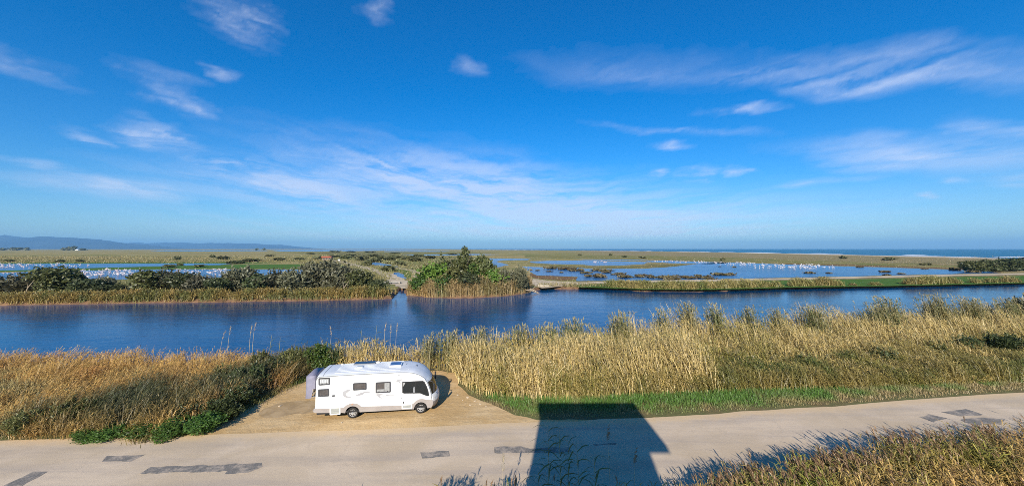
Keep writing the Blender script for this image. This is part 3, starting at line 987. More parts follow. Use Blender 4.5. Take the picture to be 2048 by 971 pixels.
hgt = np.interp(A[:, 0], [-7, 0, 4, 8, 14, 25], [1.5, 1.5, 1.5, 1.5, 1.65, 1.95]) * (0.8 + 0.4 * vnoise(A[:, 0], A[:, 1], 1.4, 23)) * rng.uniform(0.7, 1.1, n)
QC = [reed_quads(A, hgt, rng.uniform(0.1, 0.4, n), stem, leaf, plm, 0.008, 8, 0.48, 0.017, rng.uniform(0, 1, n) < 0.16, leaf_from=0.2, plume_len=0.26, plume_w=0.030)]
for cx, cy, rx_, k in ((-3.2, 11.25, 0.45, 90), (-2.5, 11.3, 0.35, 70), (-0.75, 11.4, 0.22, 45), (0.05, 11.5, 0.2, 40), (7.6, 13.4, 0.8, 120), (9.2, 13.9, 0.9, 160), (11.4, 14.2, 0.8, 190), (12.8, 14.7, 0.9, 230), (14.2, 15.0, 0.9, 150), (16.2, 15.4, 0.9, 170), (18.5, 15.8, 1.0, 160), (20.5, 16.2, 1.0, 160)):
    B = np.stack([rng.normal(cx, rx_ * 0.6, k), rng.normal(cy - 0.3, 0.3, k)], 1)
    gg = rng.uniform(0, 1, k)
    QC.append(reed_quads(B, (2.45 if cx < 1 else 1.75 if cx < 15 else 2.1) * rng.uniform(0.7, 1.03, k), rng.uniform(0.05, 0.22, k), lerpc(STRAW * 0.8, OLIVE, gg), lerpc(np.array([0.34, 0.24, 0.08]), np.array([0.17, 0.19, 0.035]), gg) * rc(k), np.tile([0.25, 0.155, 0.075], (k, 1)) * rc(k), 0.008, 8, 0.45, 0.017, rng.uniform(0, 1, k) < 0.6, leaf_from=0.2, plume_len=0.30, plume_w=0.04))
stuff('roadside_reeds', QC, M_REED, 'green and gold reeds with brown plumes along the near road edge')
# ------------------------------------------------------------------ shrubs and trees
def crown_mesh(name, lobes, n, size, pal, feather=0.0, lean=0.0, zmin=0.05, seed=0):
    """leaf clumps through the volume of several lobes; pal: (dark, light) colours"""
    r = np.random.default_rng(seed)
    lobes = np.asarray(lobes, float)
    vol = lobes[:, 3] * lobes[:, 4] * lobes[:, 5]
    idx = r.choice(len(lobes), n, p=vol ** 0.62 / (vol ** 0.62).sum())
    L = lobes[idx]
    d = r.normal(size=(n, 3)); d /= np.linalg.norm(d, axis=1)[:, None]
    rad = 0.45 + 0.6 * r.uniform(0, 1, n) ** 0.6
    rad *= 1 + 0.22 * np.sin(d[:, 0] * 5 + idx) * np.sin(d[:, 2] * 6 + idx * 2) + r.normal(0, 0.05, n)
    P = L[:, :3] + d * rad[:, None] * L[:, 3:6]
    P[:, 2] = np.maximum(P[:, 2], zmin + r.uniform(0, 0.2, n))
    nrm = d * 0.9 + r.normal(size=(n, 3)) * 0.7 + np.array([0, 0, 0.3])
    nrm /= np.linalg.norm(nrm, axis=1)[:, None]
    a = np.cross(nrm, r.normal(size=(n, 3))); a /= np.linalg.norm(a, axis=1)[:, None]
    if feather > 0:
        a = a * (1 - feather) + (d * np.array([0.6, 0.6, 0.3]) + np.array([0, 0.25 * lean, 0.8])) * feather
        a /= np.linalg.norm(a, axis=1)[:, None]
    b = np.cross(nrm, a); b /= np.linalg.norm(b, axis=1)[:, None]
    s = size * r.uniform(0.55, 1.35, n)[:, None]
    el = 1 + feather * 2.2
    A_, B_ = a * s * el * 0.5, b * s * 0.5 / (1 + feather * 0.8)
    k = r.uniform(0.3, 0.7, (n, 1))
    Q = np.stack([P - A_, P + B_ * k * 2 - A_ * 0.1, P + A_, P - B_ * (1 - k) * 2 + A_ * 0.1], 1)
    lt = r.uniform(0, 1, len(lobes))[idx] * 0.5 + r.uniform(0, 1, n) * 0.5
    C = lerpc(pal[0], pal[1], lt) * r.uniform(0.8, 1.2, (n, 1))
    return quad_mesh(name, Q, C, M_LEAF)


def trunk_mesh(name, h, rad, limbs, seed=0, mat=None):
    r = random.Random(seed)
    parts = []
    p = [Vector((0, 0, -0.15)), Vector((r.uniform(-.1, .1) * h, r.uniform(-.1, .1) * h, h * 0.35)), Vector((r.uniform(-.12, .12) * h, r.uniform(-.12, .12) * h, h * 0.75))]
    parts.append(tube(p, [rad, rad * 0.75, rad * 0.35], 7))
    for k in range(limbs):
        s = p[0].lerp(p[1], r.uniform(0.2, 1.0))
        a = r.uniform(0, 2 * math.pi); L = h * r.uniform(0.35, 0.7)
        e1 = s + Vector((math.cos(a) * L * 0.4, math.sin(a) * L * 0.4, L * 0.5))
        e2 = e1 + Vector((math.cos(a + .4) * L * 0.3, math.sin(a + .4) * L * 0.3, L * 0.5))
        parts.append(tube([s, e1, e2], [rad * 0.5, rad * 0.33, rad * 0.12], 5))
    V, F = merge(parts)
    return mesh(name, V, F, mat or M_BARK, True)


def rand_lobes(k, w, h, r, low=0.25):
    out = []
    for i in range(k):
        a = r.uniform(0, 2 * math.pi); q = r.uniform(0.0, 0.62) * w / 2
        z = h * r.uniform(low, 0.74)
        s = r.uniform(0.20, 0.36)
        out.append((math.cos(a) * q, math.sin(a) * q * 0.8, z, w * s, w * s * 0.9, h * r.uniform(0.20, 0.30)))
    out.append((0, 0, h * 0.35, w * 0.38, w * 0.34, h * 0.35))
    return out


def shoots(r, k, w, h):
    """thin leafy twigs that stick out of a crown and break its outline"""
    out = []
    for i in range(k):
        a = r.uniform(0, 2 * math.pi); q = r.uniform(0.1, 1.0) ** 0.6 * w * 0.46
        z0 = h * (0.80 - 0.45 * (q / (w * 0.46)) ** 2) * r.uniform(0.9, 1.1)
        L = r.uniform(0.10, 0.24) * h
        out.append((math.cos(a) * q, math.sin(a) * q * 0.85, z0 + L * 0.6, 0.10, 0.10, L))
    return out


FINE = {'fine dark': (((0.035, 0.05, 0.018), (0.10, 0.115, 0.04)), 0.6), 'fine olive': (((0.08, 0.09, 0.028), (0.20, 0.19, 0.06)), 0.6), 'fine green': (((0.04, 0.085, 0.015), (0.11, 0.17, 0.03)), 0.35)}
VARI = {}


def variant(kind, i):
    """crown and trunk meshes of one kind, made once (unit: about 4 m tall, 4.5 m wide) and shared"""
    if (kind, i) in VARI: return VARI[(kind, i)]
    r = random.Random(hash((kind, i)) % 1000 if False else (sum(map(ord, kind)) * 7 + i * 31))
    if kind == 'tamarisk':      # grey green, feathery
        c = crown_mesh('crown', rand_lobes(9, 4.6, 4.0, r, 0.18) + shoots(r, 34, 4.6, 4.0), 4200, 0.25, ((0.07, 0.07, 0.038), (0.17, 0.16, 0.095)), 0.55, 1.0, seed=i)
    elif kind == 'olive':
        c = crown_mesh('crown', rand_lobes(8, 4.4, 4.0, r, 0.18) + shoots(r, 22, 4.4, 4.0), 3600, 0.25, ((0.06, 0.072, 0.022), (0.155, 0.155, 0.05)), 0.35, 0.6, seed=i)
    elif kind == 'green':
        c = crown_mesh('crown', rand_lobes(9, 4.4, 4.0, r, 0.2), 2600, 0.30, ((0.04, 0.085, 0.015), (0.10, 0.16, 0.03)), 0.1, seed=i)
    elif kind == 'lime':
        c = crown_mesh('crown', rand_lobes(9, 4.4, 4.0, r, 0.25), 2600, 0.30, ((0.075, 0.13, 0.018), (0.14, 0.20, 0.03)), 0.1, seed=i)
    elif kind == 'dark':
        c = crown_mesh('crown', rand_lobes(9, 4.4, 4.0, r, 0.2) + shoots(r, 18, 4.4, 4.0), 3600, 0.24, ((0.04, 0.055, 0.022), (0.11, 0.12, 0.045)), 0.25, seed=i)
    elif kind == 'small':       # far off
        c = crown_mesh('crown', rand_lobes(5, 4.4, 3.6, r, 0.2), 260, 0.75, ((0.095, 0.10, 0.04), (0.18, 0.175, 0.07)), 0.2, seed=i)
    elif kind in FINE:          # near ones, with small leaves
        c = crown_mesh('crown', rand_lobes(8, 4.4, 4.0, r, 0.2) + shoots(r, 40, 4.4, 4.0), 6500, 0.17, FINE[kind][0], FINE[kind][1], 0.8, seed=i)
    t = trunk_mesh('trunk', 3.2, 0.12, 5, i)
    VARI[(kind, i)] = (c, t)
    return c, t


ORD = 'first second third fourth fifth sixth seventh eighth ninth tenth eleventh twelfth thirteenth fourteenth fifteenth sixteenth seventeenth eighteenth nineteenth twentieth'.split()


def ordinal(i):
    return ORD[i] if i < 20 else 'twenty-' + ORD[i - 20]


def shrub(name, label, kind, var, x, y, w, h, cat='bush', group=None, z=0.0, rz=None):
    c, t = variant(kind, var)
    o = empty(name, (x, y, z), random.uniform(0, 6.28) if rz is None else rz)
    o.scale = (w / 4.6, w / 4.6, h / 4.1)
    link('crown', c, o)
    link('trunk', t, o)
    return tag(o, label, cat, group)


def top_h(py, d):
    return CAM_H - (py - 497) * d / FPX


# big bushes along the far bank, from the frame's edge to the inlet
row = [  # px, top py, depth, width m, kind, variant, label
    (-20, 560, 80, 7, 'tamarisk', 0, 'dark low tamarisk cut by the picture edge above the far bank reeds'),
    (62, 541, 82, 8.5, 'tamarisk', 1, 'grey green tamarisk, first full one from the left on the far bank'),
    (112, 533, 80, 7.5, 'olive', 0, 'tall olive green bush with a bare slanting branch on the far bank'),
    (142, 538, 82, 5.5, 'olive', 1, 'narrow olive bush right beside the tallest bush of the left cluster'),
    (168, 556, 80, 6.0, 'dark', 0, 'low dark green bush in front of the flamingos, right of the left cluster'),
    (225, 566, 80, 5.2, 'dark', 1, 'round blackish bush standing alone between two bush clusters on far bank'),
    (205, 553, 84, 4.0, 'tamarisk', 2, 'thin bare grey bush behind the round blackish bush on far bank'),
    (298, 541, 82, 7.0, 'olive', 2, 'yellowish olive bush that begins the long bush row by the lagoon'),
    (335, 540, 84, 6.5, 'tamarisk', 0, 'grey tamarisk second in the long bush row by the lagoon'),
    (372, 545, 80, 6.0, 'dark', 2, 'dark leafy bush third in the long bush row by the lagoon'),
    (408, 548, 80, 6.0, 'tamarisk', 1, 'twiggy grey bush below the flamingos, fourth in the long row'),
    (440, 553, 79, 5.2, 'dark', 0, 'low blackish bush, fifth in the long row by the lagoon'),
    (478, 534, 82, 6.8, 'tamarisk', 2, 'tall smoky grey tamarisk in the middle of the long row'),
    (520, 546, 80, 6.2, 'dark', 1, 'dark bush just right of the tall smoky grey tamarisk'),
    (552, 541, 82, 6.5, 'tamarisk', 0, 'grey tamarisk under the small blue gap of lagoon water'),
    (596, 538, 82, 7.0, 'tamarisk', 1, 'broad grey tamarisk left of the highest one in the row'),
    (640, 521, 86, 8.5, 'tamarisk', 2, 'highest grey tamarisk of the row, below the red roofed hut'),
    (684, 528, 84, 8.0, 'tamarisk', 0, 'big grey tamarisk right of the highest one in the row'),
    (725, 541, 82, 6.5, 'olive', 0, 'olive green bush near the right end of the row'),
    (752, 558, 82, 5.0, 'dark', 2, 'dark bush at the right end of the row by the inlet'),
    (770, 575, 80, 3.0, 'dark', 0, 'little dark bush overhanging the inlet mouth'),
]
for px, py, d, w, k, v, lab in row:
    d2 = d + 1.5
    shrub('tamarisk' if k == 'tamarisk' else 'bush', lab, k, v, (px - 1024) / FPX * d2, d2, w * 1.25, top_h(py, d2) * 1.03, 'bush', 'bushes along the far bank')

# thicket with the tall tree on the point
thicket = [
    (868, 520, 88, 7.0, 'lime', 0, 'bush', 'bright lime green bush at the left of the tree thicket'),
    (846, 548, 84, 4.4, 'green', 0, 'bush', 'deep green bush below the lime one beside the sandy path'),
    (893, 514, 90, 6.0, 'dark', 1, 'bush', 'dark olive bush between the lime bush and the tall tree'),
    (915, 524, 87, 7.0, 'olive', 1, 'bush', 'olive bush in front of the tall tree on the point'),
    (945, 516, 90, 6.0, 'green', 1, 'bush', 'green bush right of the tall tree trunk'),
    (960, 512, 91, 5.0, 'olive', 2, 'bush', 'rounded olive crown right of the tall tree beside the lagoon'),
    (985, 533, 86, 5.5, 'lime', 1, 'bush', 'yellow green bush behind the reeds, right part of the thicket'),
    (890, 548, 83, 5.0, 'green', 2, 'bush', 'low green bush behind the reeds under the lime bush'),
    (938, 545, 83, 5.5, 'dark', 2, 'bush', 'shadowy dark bush low in the middle of the thicket'),
    (1034, 533, 87, 3.2, 'tamarisk', 1, 'tamarisk', 'grey tamarisk at the right end of the thicket'),
    (1010, 538, 86, 3.2, 'tamarisk', 2, 'tamarisk', 'twiggy tan bush left of the last grey tamarisk in the thicket'),
]
for px, py, d, w, k, v, nm, lab in thicket:
    shrub(nm, lab, k, v, (px - 1024) / FPX * d, d, w * 1.45, top_h(py, d) * 1.03, 'bush', 'thicket on the point')
td = 90.0
tr = empty('tree', ((928 - 1024) / FPX * td, td, 0), 0.3)
th = top_h(490, td)
lob = [(0.2, 0, th * 0.90, 0.8, 0.7, 0.9), (0.5, 0.2, th * 0.83, 0.9, 0.8, 0.8), (-0.3, 0, th * 0.74, 1.3, 1.1, 1.0), (0.4, -0.3, th * 0.66, 1.6, 1.4, 1.1), (-1.3, 0.2, th * 0.60, 1.4, 1.3, 1.0),
       (1.5, 0, th * 0.58, 1.5, 1.3, 1.0), (-0.6, -0.5, th * 0.48, 1.9, 1.6, 1.2), (0.9, 0.4, th * 0.40, 2.0, 1.7, 1.3), (-1.6, 0, th * 0.36, 1.6, 1.4, 1.1)]
link('crown', crown_mesh('crown', lob, 5200, 0.30, ((0.065, 0.085, 0.026), (0.16, 0.175, 0.06)), 0.15, seed=77), tr)
link('trunk', trunk_mesh('trunk', th * 1.05, 0.22, 9, 5), tr)
tag(tr, 'tallest tree of the thicket, its narrow top breaking the horizon', 'tree')

# fringe of reeds on the far bank
fl = np.array(far_line)


def fringe(px0, px1, n, h0, h1, cols, dep=(0.2, 2.4), name='x', lean=(0.1, 0.5), gaps=0.0, wid=0.05, ll=0.8):
    d = np.array([(p[0] / p[1] * FPX + 1024) for p in far_line])
    t = rng.uniform(px0, px1, n)
    X = np.interp(t, d, fl[:, 0]); Y = np.interp(t, d, fl[:, 1])
    off = rng.uniform(dep[0], dep[1], n)
    P = np.stack([X + rng.normal(0, 0.2, n), Y + off], 1)
    v = vnoise(P[:, 0], P[:, 1] * 0 + 3, 1.9, 31) * 0.65 + vnoise(P[:, 0], P[:, 1], 0.8, 32) * 0.35
    k = rng.uniform(0, 1, n) > gaps * (v < 0.38)
    P, off, v = P[k], off[k], v[k]; n = len(P)
    h = (h0 + (h1 - h0) * v) * rng.uniform(0.65, 1.1, n)
    g = np.clip((vnoise(P[:, 0], P[:, 1], 2.4, 33) - 0.35) * 2.2 + rng.normal(0, 0.25, n), 0, 1)
    c = lerpc(cols[0], cols[1], g) * rc(n, 0.75, 1.25)
    c2 = lerpc(np.array(cols[0]) * 1.05, cols[1], np.clip(g + 0.2, 0, 1)) * rc(n, 0.75, 1.25)
    zz = np.clip(off - 0.3, 0, 0.9) / 0.9 * 0.6 - 0.62
    return reed_quads(P, h, rng.uniform(lean[0], lean[1], n), c, c2, c2 * 1.1, wid * 0.8, 3, ll, wid, rng.uniform(0, 1, n) < 0.3, z=zz, leaf_from=0.25, plume_w=0.10, plume_len=0.5, lean_spread=1.2)


stuff('bank_reeds', [fringe(-120, 782, 7600, 1.0, 2.2, ((0.33, 0.20, 0.065), (0.17, 0.155, 0.045)), (0.1, 3.2), gaps=0.9)], M_REED, 'golden reed fringe along the far bank below the tamarisk row')
stuff('bank_reeds', [fringe(815, 1062, 3600, 1.8, 4.6, ((0.36, 0.25, 0.11), (0.22, 0.185, 0.07)), (0.1, 4.0), lean=(0.0, 0.25)),
                     fringe(1000, 1060, 350, 3.8, 6.0, ((0.33, 0.28, 0.16), (0.2, 0.2, 0.1)), (2, 5.0), lean=(0.0, 0.2)),
                     fringe(815, 860, 500, 1.6, 2.6, ((0.42, 0.27, 0.1), (0.25, 0.2, 0.08)), (0.1, 2.0))], M_REED, 'tall straw reeds on the point in front of the tree thicket')
stuff('bank_reeds', [fringe(1215, 1542, 4300, 1.0, 2.3, ((0.38, 0.29, 0.11), (0.17, 0.18, 0.05)), (0.1, 3.2), gaps=0.5),
                     fringe(1075, 1215, 260, 0.5, 1.0, ((0.36, 0.28, 0.13), (0.2, 0.19, 0.07)), (0.2, 3.0))], M_REED, 'olive reed fringe along the far bank beside the sand track')


def clump(px, w, h, n, label, cols=((0.36, 0.27, 0.10), (0.17, 0.17, 0.05)), group='reed clumps on the green far bank'):
    d = np.array([(p[0] / p[1] * FPX + 1024) for p in far_line])
    x = float(np.interp(px, d, fl[:, 0])); y = float(np.interp(px, d, fl[:, 1])) + 0.9
    P = np.stack([rng.uniform(-w / 2, w / 2, n), rng.normal(0, 0.5, n)], 1)
    hh_ = h * np.sqrt(np.clip(1 - (P[:, 0] / (w * 0.55)) ** 2, 0.1, 1)) * rng.uniform(0.6, 1.1, n)
    g = rng.uniform(0, 1, n)
    c = lerpc(cols[0], cols[1], g) * rc(n)
    Q, C = reed_quads(P, hh_, rng.uniform(0.2, 0.6, n), c, c, c, 0.045, 4, 0.7, 0.055, None, leaf_from=0.15, lean_spread=1.0)
    o = link('reed_clump', quad_mesh('reed_clump', Q, C, M_REED), loc=(x, y, -0.35))
    tag(o, label, 'reeds', group)


for a in ((1556, 3.5, 2.0, 220, 'small reed clump next to the end of the bank reed fringe'), (1608, 6.5, 2.6, 420, 'wide leaning reed clump, first big one past the reed fringe'),
          (1655, 6.0, 2.8, 420, 'bushy reed clump touching the wide leaning one'), (1682, 3.0, 2.0, 160, 'low brown reed clump at the end of the joined pair'),
          (1712, 1.6, 0.9, 60, 'tiny reed tuft on the bare green bank'), (1757, 2.6, 1.2, 110, 'small brown tuft on the green bank left of the long clump'),
          (1836, 5.5, 2.3, 360, 'left half of the long brown reed clump on the green bank'), (1872, 7.0, 2.8, 480, 'tall middle of the long brown reed clump on the green bank'),
          (1910, 5.0, 2.2, 320, 'right half of the long brown reed clump on the green bank'), (1960, 2.8, 1.9, 150, 'lone dark tuft between the long clump and the picture edge'),
          (1990, 3.2, 1.8, 170, 'greenish tuft second from the right picture edge'), (2028, 6.0, 2.2, 300, 'reed clump by the right picture edge on the green bank')):
    clump(*a)

# far shrubs on the plain
far_sh = {
    'small shrub on the plain above the upper lagoon': [(20, 523, 18, 7), (120, 524, 16, 9), (160, 524, 14, 8), (355, 519, 16, 10), (425, 515, 12, 8), (446, 518, 26, 9), (540, 513, 20, 5), (560, 520, 30, 7), (600, 519, 24, 6), (620, 508, 16, 5)],
    'shrub on the green strip between the two lagoons': [(340, 534, 24, 8), (360, 531, 14, 8), (400, 534, 20, 7), (470, 527, 36, 10), (500, 523, 40, 9)],
    'shrub around the earth track and creek near the red roof': [(645, 519, 34, 9), (672, 514, 26, 7), (690, 517, 26, 9), (702, 512, 24, 7), (722, 521, 30, 13), (735, 531, 26, 12), (745, 513, 26, 8), (752, 523, 26, 10), (762, 518, 24, 9), (776, 542, 34, 19), (778, 520, 26, 9), (790, 516, 28, 9), (800, 529, 26, 9),
                                                       (812, 519, 24, 9), (830, 522, 34, 14), (838, 513, 28, 8), (860, 517, 26, 9)],
    'low shrub on the far plain behind the thicket': [(670, 504, 22, 4), (700, 504, 18, 4), (740, 505, 22, 4), (790, 507, 24, 4), (905, 509, 24, 4)],
    'low shrub on the saltmarsh between the lagoons and the sea': [(1160, 511, 10, 5), (1222, 511, 10, 6), (1250, 514, 12, 5), (1285, 516, 16, 5), (1445, 522, 11, 10), (1686, 517, 16, 8), (1780, 520, 26, 7), (1850, 530, 20, 7)],
}
for what, items in far_sh.items():
    for i, (px, py, wp, hp) in enumerate(items):
        x, y = U(px, py)
        shrub('shrub', ordinal(i) + ' ' + what + ', counted from the left', 'small', (i * 3 + px) % 4, x, y, wp * y / FPX * 1.15, hp * y / FPX * 0.95, 'shrub', 'shrubs dotted on the marsh plain')
for i, (px, py, wp, hp, k, lab) in enumerate(((1950, 543, 46, 20, 'olive', 'olive bush at the left end of the dark bushes by the lagoon end'), (1985, 543, 40, 24, 'dark', 'middle one of the dark bushes at the lagoon end, with lighter top'),
                                     (2022, 542, 44, 24, 'dark', 'blackish bush by the right picture edge above the sand track'), (2065, 541, 46, 25, 'dark', 'blackish bush cut by the right picture edge above the track'))):
    x, y = U(px, py)
    shrub('bush', lab, k, i % 3, x, y, wp * y / FPX * 1.15, hp * y / FPX * 1.1, 'bush', 'dark bushes at the lagoon end')

# tufts standing in the lagoon water
rt = random.Random(4)
tuft_px = [(1100, 543), (1122, 545), (1145, 538), (1100, 537), (1130, 538.5), (1172, 546), (1160, 541), (1150, 541.5), (1212, 545), (1176, 553), (1196, 554), (1246, 554.5), (1262, 554), (1278, 553.5), (1285, 551), (1302, 552), (1306, 555),
           (1322, 554), (1334, 556), (1343, 558.5), (1355, 553), (1370, 555), (1382, 556.5), (1395, 552), (1412, 556), (1416, 552), (1423, 558), (1434, 549.5), (1450, 550), (1462, 549.5), (1196, 541), (1208, 541.5), (1222, 541), (1440, 533), (1468, 534), (1622, 546), (1656, 546),
           (1720, 534.5), (1850, 537.8), (1908, 539.8), (1950, 544.5), (1768, 544), (1775, 550), (1800, 547.5), (1060, 540), (1075, 541), (1240, 548), (1225, 549)]
tuft_meshes = []
for k in range(4):
    r2 = random.Random(k)
    lobs = [(r2.uniform(-.5, .5), r2.uniform(-.4, .4), 0.18, 0.55, 0.5, 0.3) for _ in range(5)]
    tuft_meshes.append(crown_mesh('tuft', lobs, 130, 0.28, ((0.07, 0.055, 0.028), (0.17, 0.13, 0.055)), 0.3, seed=200 + k, zmin=0.0))
tuft_px.sort()
for i, (px, py) in enumerate(tuft_px):
    x, y = U(px, py, LZ)
    o = link('marsh_tuft', tuft_meshes[i % 4], loc=(x, y, LZ - 0.02))
    s = rt.uniform(0.9, 2.4)
    o.scale = (s * rt.uniform(1.0, 2.0), s * 1.2, s * rt.uniform(0.7, 1.1)); o.rotation_euler = (0, 0, 0)
    tag(o, 'brown marsh tuft in the lagoon beyond the sand track, ' + ('%s from the left' % ordinal(i) if i < 24 else '%s from the right' % ordinal(len(tuft_px) - 1 - i)), 'tuft', 'tufts standing in the lagoon')

# low growth along the lagoon margins and over the plain: sparse blades that give it a ragged edge
def scatter_plain(px0, px1, py0, py1, n, h, cols, w):
    t = rng.uniform(px0, px1, n); v = rng.uniform(py0, py1, n)
    d = FPX * CAM_H / (v - 497); X = (t - 1024) / FPX * d
    P = np.stack([X, d], 1)
    ok = np.ones(n, bool)
    for k, poly in lagoon_xy.items():
        ok &= ~inside(poly, P[:, 0], P[:, 1])
    P = P[ok]; m_ = len(P)
    g = vnoise(P[:, 0] * 0.5, P[:, 1], 14, 41) * 0.6 + rng.uniform(0, 0.4, m_)
    c = lerpc(cols[0], cols[1], g) * rc(m_, 0.7, 1.3)
    return blade_quads(P, h * rng.uniform(0.5, 1.3, m_) * (P[:, 1] / 150) ** 0.3, rng.uniform(0.2, 0.8, m_), w * P[:, 1] / 100, c, 1.5)


QC = [scatter_plain(-60, 640, 512, 526, 9000, 0.7, ((0.30, 0.22, 0.085), (0.19, 0.17, 0.055)), 0.05),
      scatter_plain(-60, 700, 560, 600, 5000, 1.0, ((0.26, 0.22, 0.09), (0.12, 0.14, 0.04)), 0.05),
      scatter_plain(600, 960, 508, 560, 12000, 0.8, ((0.26, 0.21, 0.08), (0.12, 0.145, 0.04)), 0.07),
      scatter_plain(960, 2100, 512, 536, 9000, 0.35, ((0.26, 0.19, 0.10), (0.15, 0.135, 0.05)), 0.05),
      scatter_plain(1050, 1180, 545, 575, 1200, 0.4, ((0.25, 0.17, 0.08), (0.14, 0.14, 0.05)), 0.05)]
stuff('marsh_grass', QC, M_REED, 'straw and olive marsh grass over the plain around the lagoons')

# shrubs near the road
near_sh = [  # px of centre, depth, width, height, kind, var
    (408, 20.3, 2.3, 0.95, 'green', 0, 'low leafy green bush at the edge of the sandy lot by the road'),
    (350, 20.1, 2.4, 0.80, 'green', 1, 'low green bush by the road left of the one at the lot edge'),
    (288, 19.85, 2.4, 0.72, 'green', 2, 'sprawling dark green bush between road and golden grass'),
    (228, 19.75, 2.2, 0.62, 'green', 0, 'fourth low green bush by the road, away from the lot'),
    (178, 19.65, 1.9, 0.5, 'green', 1, 'lowest green bush at the far end of the green row by the road'),
    (372, 21.2, 2.2, 1.15, 'dark', 2, 'dark bush behind the low green row above the road'),
    (438, 21.6, 2.3, 1.35, 'dark', 1, 'dark bush above the lot corner next to the leafy green bush'),
    (470, 23.4, 2.6, 1.6, 'dark', 0, 'dark bush halfway up the lot edge with grass blades around'),
    (498, 25.8, 2.8, 1.9, 'dark', 2, 'tall dark bush along the lot edge below the bent reed'),
    (452, 26.6, 2.6, 1.7, 'olive', 1, 'olive bush in the grass behind the tall dark one'),
    (548, 28.2, 2.6, 1.75, 'dark', 1, 'dark bush along the lot edge nearer the motorhome'),
    (520, 29.4, 2.4, 1.9, 'olive', 2, 'olive bush by the water between the bent reed and the lot'),
    (592, 29.4, 2.6, 2.1, 'olive', 0, 'olive bush left of the bright green one behind the motorhome'),
    (640, 29.8, 3.0, 2.4, 'green', 2, 'rounded bright green bush just above the motorhome rear corner'),
    (668, 30.1, 1.9, 2.1, 'dark', 0, 'small dark bush between the green bush and the reeds'),
    (140, 20.9, 2.4, 1.5, 'olive', 2, 'grey olive bush in the golden grass near the picture edge'),
    (190, 21.4, 2.6, 1.5, 'dark', 1, 'dark tangled bush in the middle of the golden grass'),
    (60, 20.1, 2.0, 1.2, 'olive', 0, 'olive bush nearest the left picture edge beside the road'),
    (1930, 33.5, 3.0, 2.2, 'dark', 1, 'dark green bush in the reed bed near the right edge'),
    (2005, 33.5, 3.4, 2.4, 'dark', 2, 'larger dark bush in the reed bed cut near the right edge'),
    (1870, 32.5, 2.6, 1.8, 'olive', 1, 'olive bush left of the dark ones in the reed bed'),
    (1770, 31.0, 2.6, 1.7, 'dark', 0, 'dark bush low in the scrub right of the reed bed middle'),
    (1690, 30.4, 2.4, 1.6, 'olive', 2, 'second olive bush in the scrub below the reed bed'),
    (1610, 29.6, 2.4, 1.5, 'olive', 0, 'first olive bush in the scrub below the reed bed'),
    (1530, 28.6, 2.0, 1.2, 'olive', 1, 'small olive bush where the scrub begins below the reeds'),
    (2052, 44.5, 4.2, 4.6, 'tamarisk', 1, 'grey tamarisk top over the reeds at the right picture edge'),
]
for px, d, w, h, k, v, lab in near_sh:
    shrub('bush', lab, 'fine ' + k if k != 'tamarisk' else k, v, (px - 1024) / FPX * d, d, w, h, 'bush', 'bushes beside the road and lot')

# ------------------------------------------------------------------ single tall reeds one can pick out
leaf_me = []
for k in range(3):
    sp = np.array([[[0, 0, 0], [0.16, 0, 0.13 - 0.03 * k], [0.34, 0, 0.14 - 0.06 * k], [0.52, 0, 0.04 - 0.09 * k]]])
    q = ribbon_quads(sp, np.array([[0, 1.0, 0.25]]), np.array([0.008, 0.017, 0.013, 0.001]))
    leaf_me.append(quad_mesh('leaf', q, np.tile([0.10 + 0.02 * k, 0.14, 0.04], (len(q), 1)), M_REED))
plume_me = []
for k in range(2):
    r2 = np.random.default_rng(k)
    n = 34
    t = r2.uniform(0, 1, n)
    p0 = np.stack([0.10 * t ** 2, np.zeros(n), 0.34 * t], 1)
    a = r2.uniform(0, 6.28, n)
    d = np.stack([np.cos(a) * 0.6 + 0.5, np.sin(a) * 0.6, np.full(n, 0.7)], 1)
    L = 0.10 * (1 - 0.5 * t)[:, None]
    q = ribbon_quads(np.stack([p0, p0 + d * L * 0.6, p0 + d * L], 1), np.stack([-np.sin(a), np.cos(a), np.zeros(n)], 1), np.array([0.004, 0.010, 0.002]))
    plume_me.append(quad_mesh('plume', q, np.tile([(0.45, 0.36, 0.25), (0.27, 0.2, 0.12)][k], (len(q), 1)), M_REED))
M_STEM = flat_mat('reed stem', (0.30, 0.27, 0.11), 0.7, 0.2, vary=0.2, scale=4)
M_STEMD = flat_mat('dry reed stem', (0.46, 0.37, 0.22), 0.7, 0.2, vary=0.15, scale=4)


def lone_reed(px, d, h, label, leaves, plume=0, lean=0.12, dry=False, group='tall single reeds', seed=0, z=0.0, ls=1.0, rad=0.008):
    r2 = random.Random(seed)
    o = empty('reed', ((px - 1024) / FPX * d, d, z))
    lx, ly = lean * r2.uniform(-0.3, 0.3) * h, lean * h
    f = lambda t: Vector((lx * t ** 1.6, ly * t ** 1.6, h * t))
    V, F = tube([f(t) for t in (0, .3, .6, .8, 1.0)], [rad, rad, rad * .85, rad * .7, rad * .4], 5)
    link('stem', mesh('stem', V, F, M_STEMD if dry else M_STEM, True), o)
    for k in range(leaves):
        t = 0.35 + 0.6 * (k + r2.random() * 0.5) / max(leaves, 1)
        lf = link('leaf', leaf_me[r2.randint(0, 2)], o, f(t))
        a = (0.4 if k % 2 else 2.6) + r2.uniform(-0.7, 0.7) + 0.4
        lf.rotation_euler = (r2.uniform(-0.3, 0.3), r2.uniform(-0.3, 0.25), a)
        s = ls * r2.uniform(0.75, 1.2)
        lf.scale = (s, s, s)
    if plume:
        p = link('plume', plume_me[plume - 1], o, f(1.0) - Vector((0, 0, 0.05)))
        p.rotation_euler = (0, 0.1, 1.57 + r2.uniform(-0.8, 0.8))
        p.scale = (1.6 * ls,) * 3
    return tag(o, label, 'reed', group)


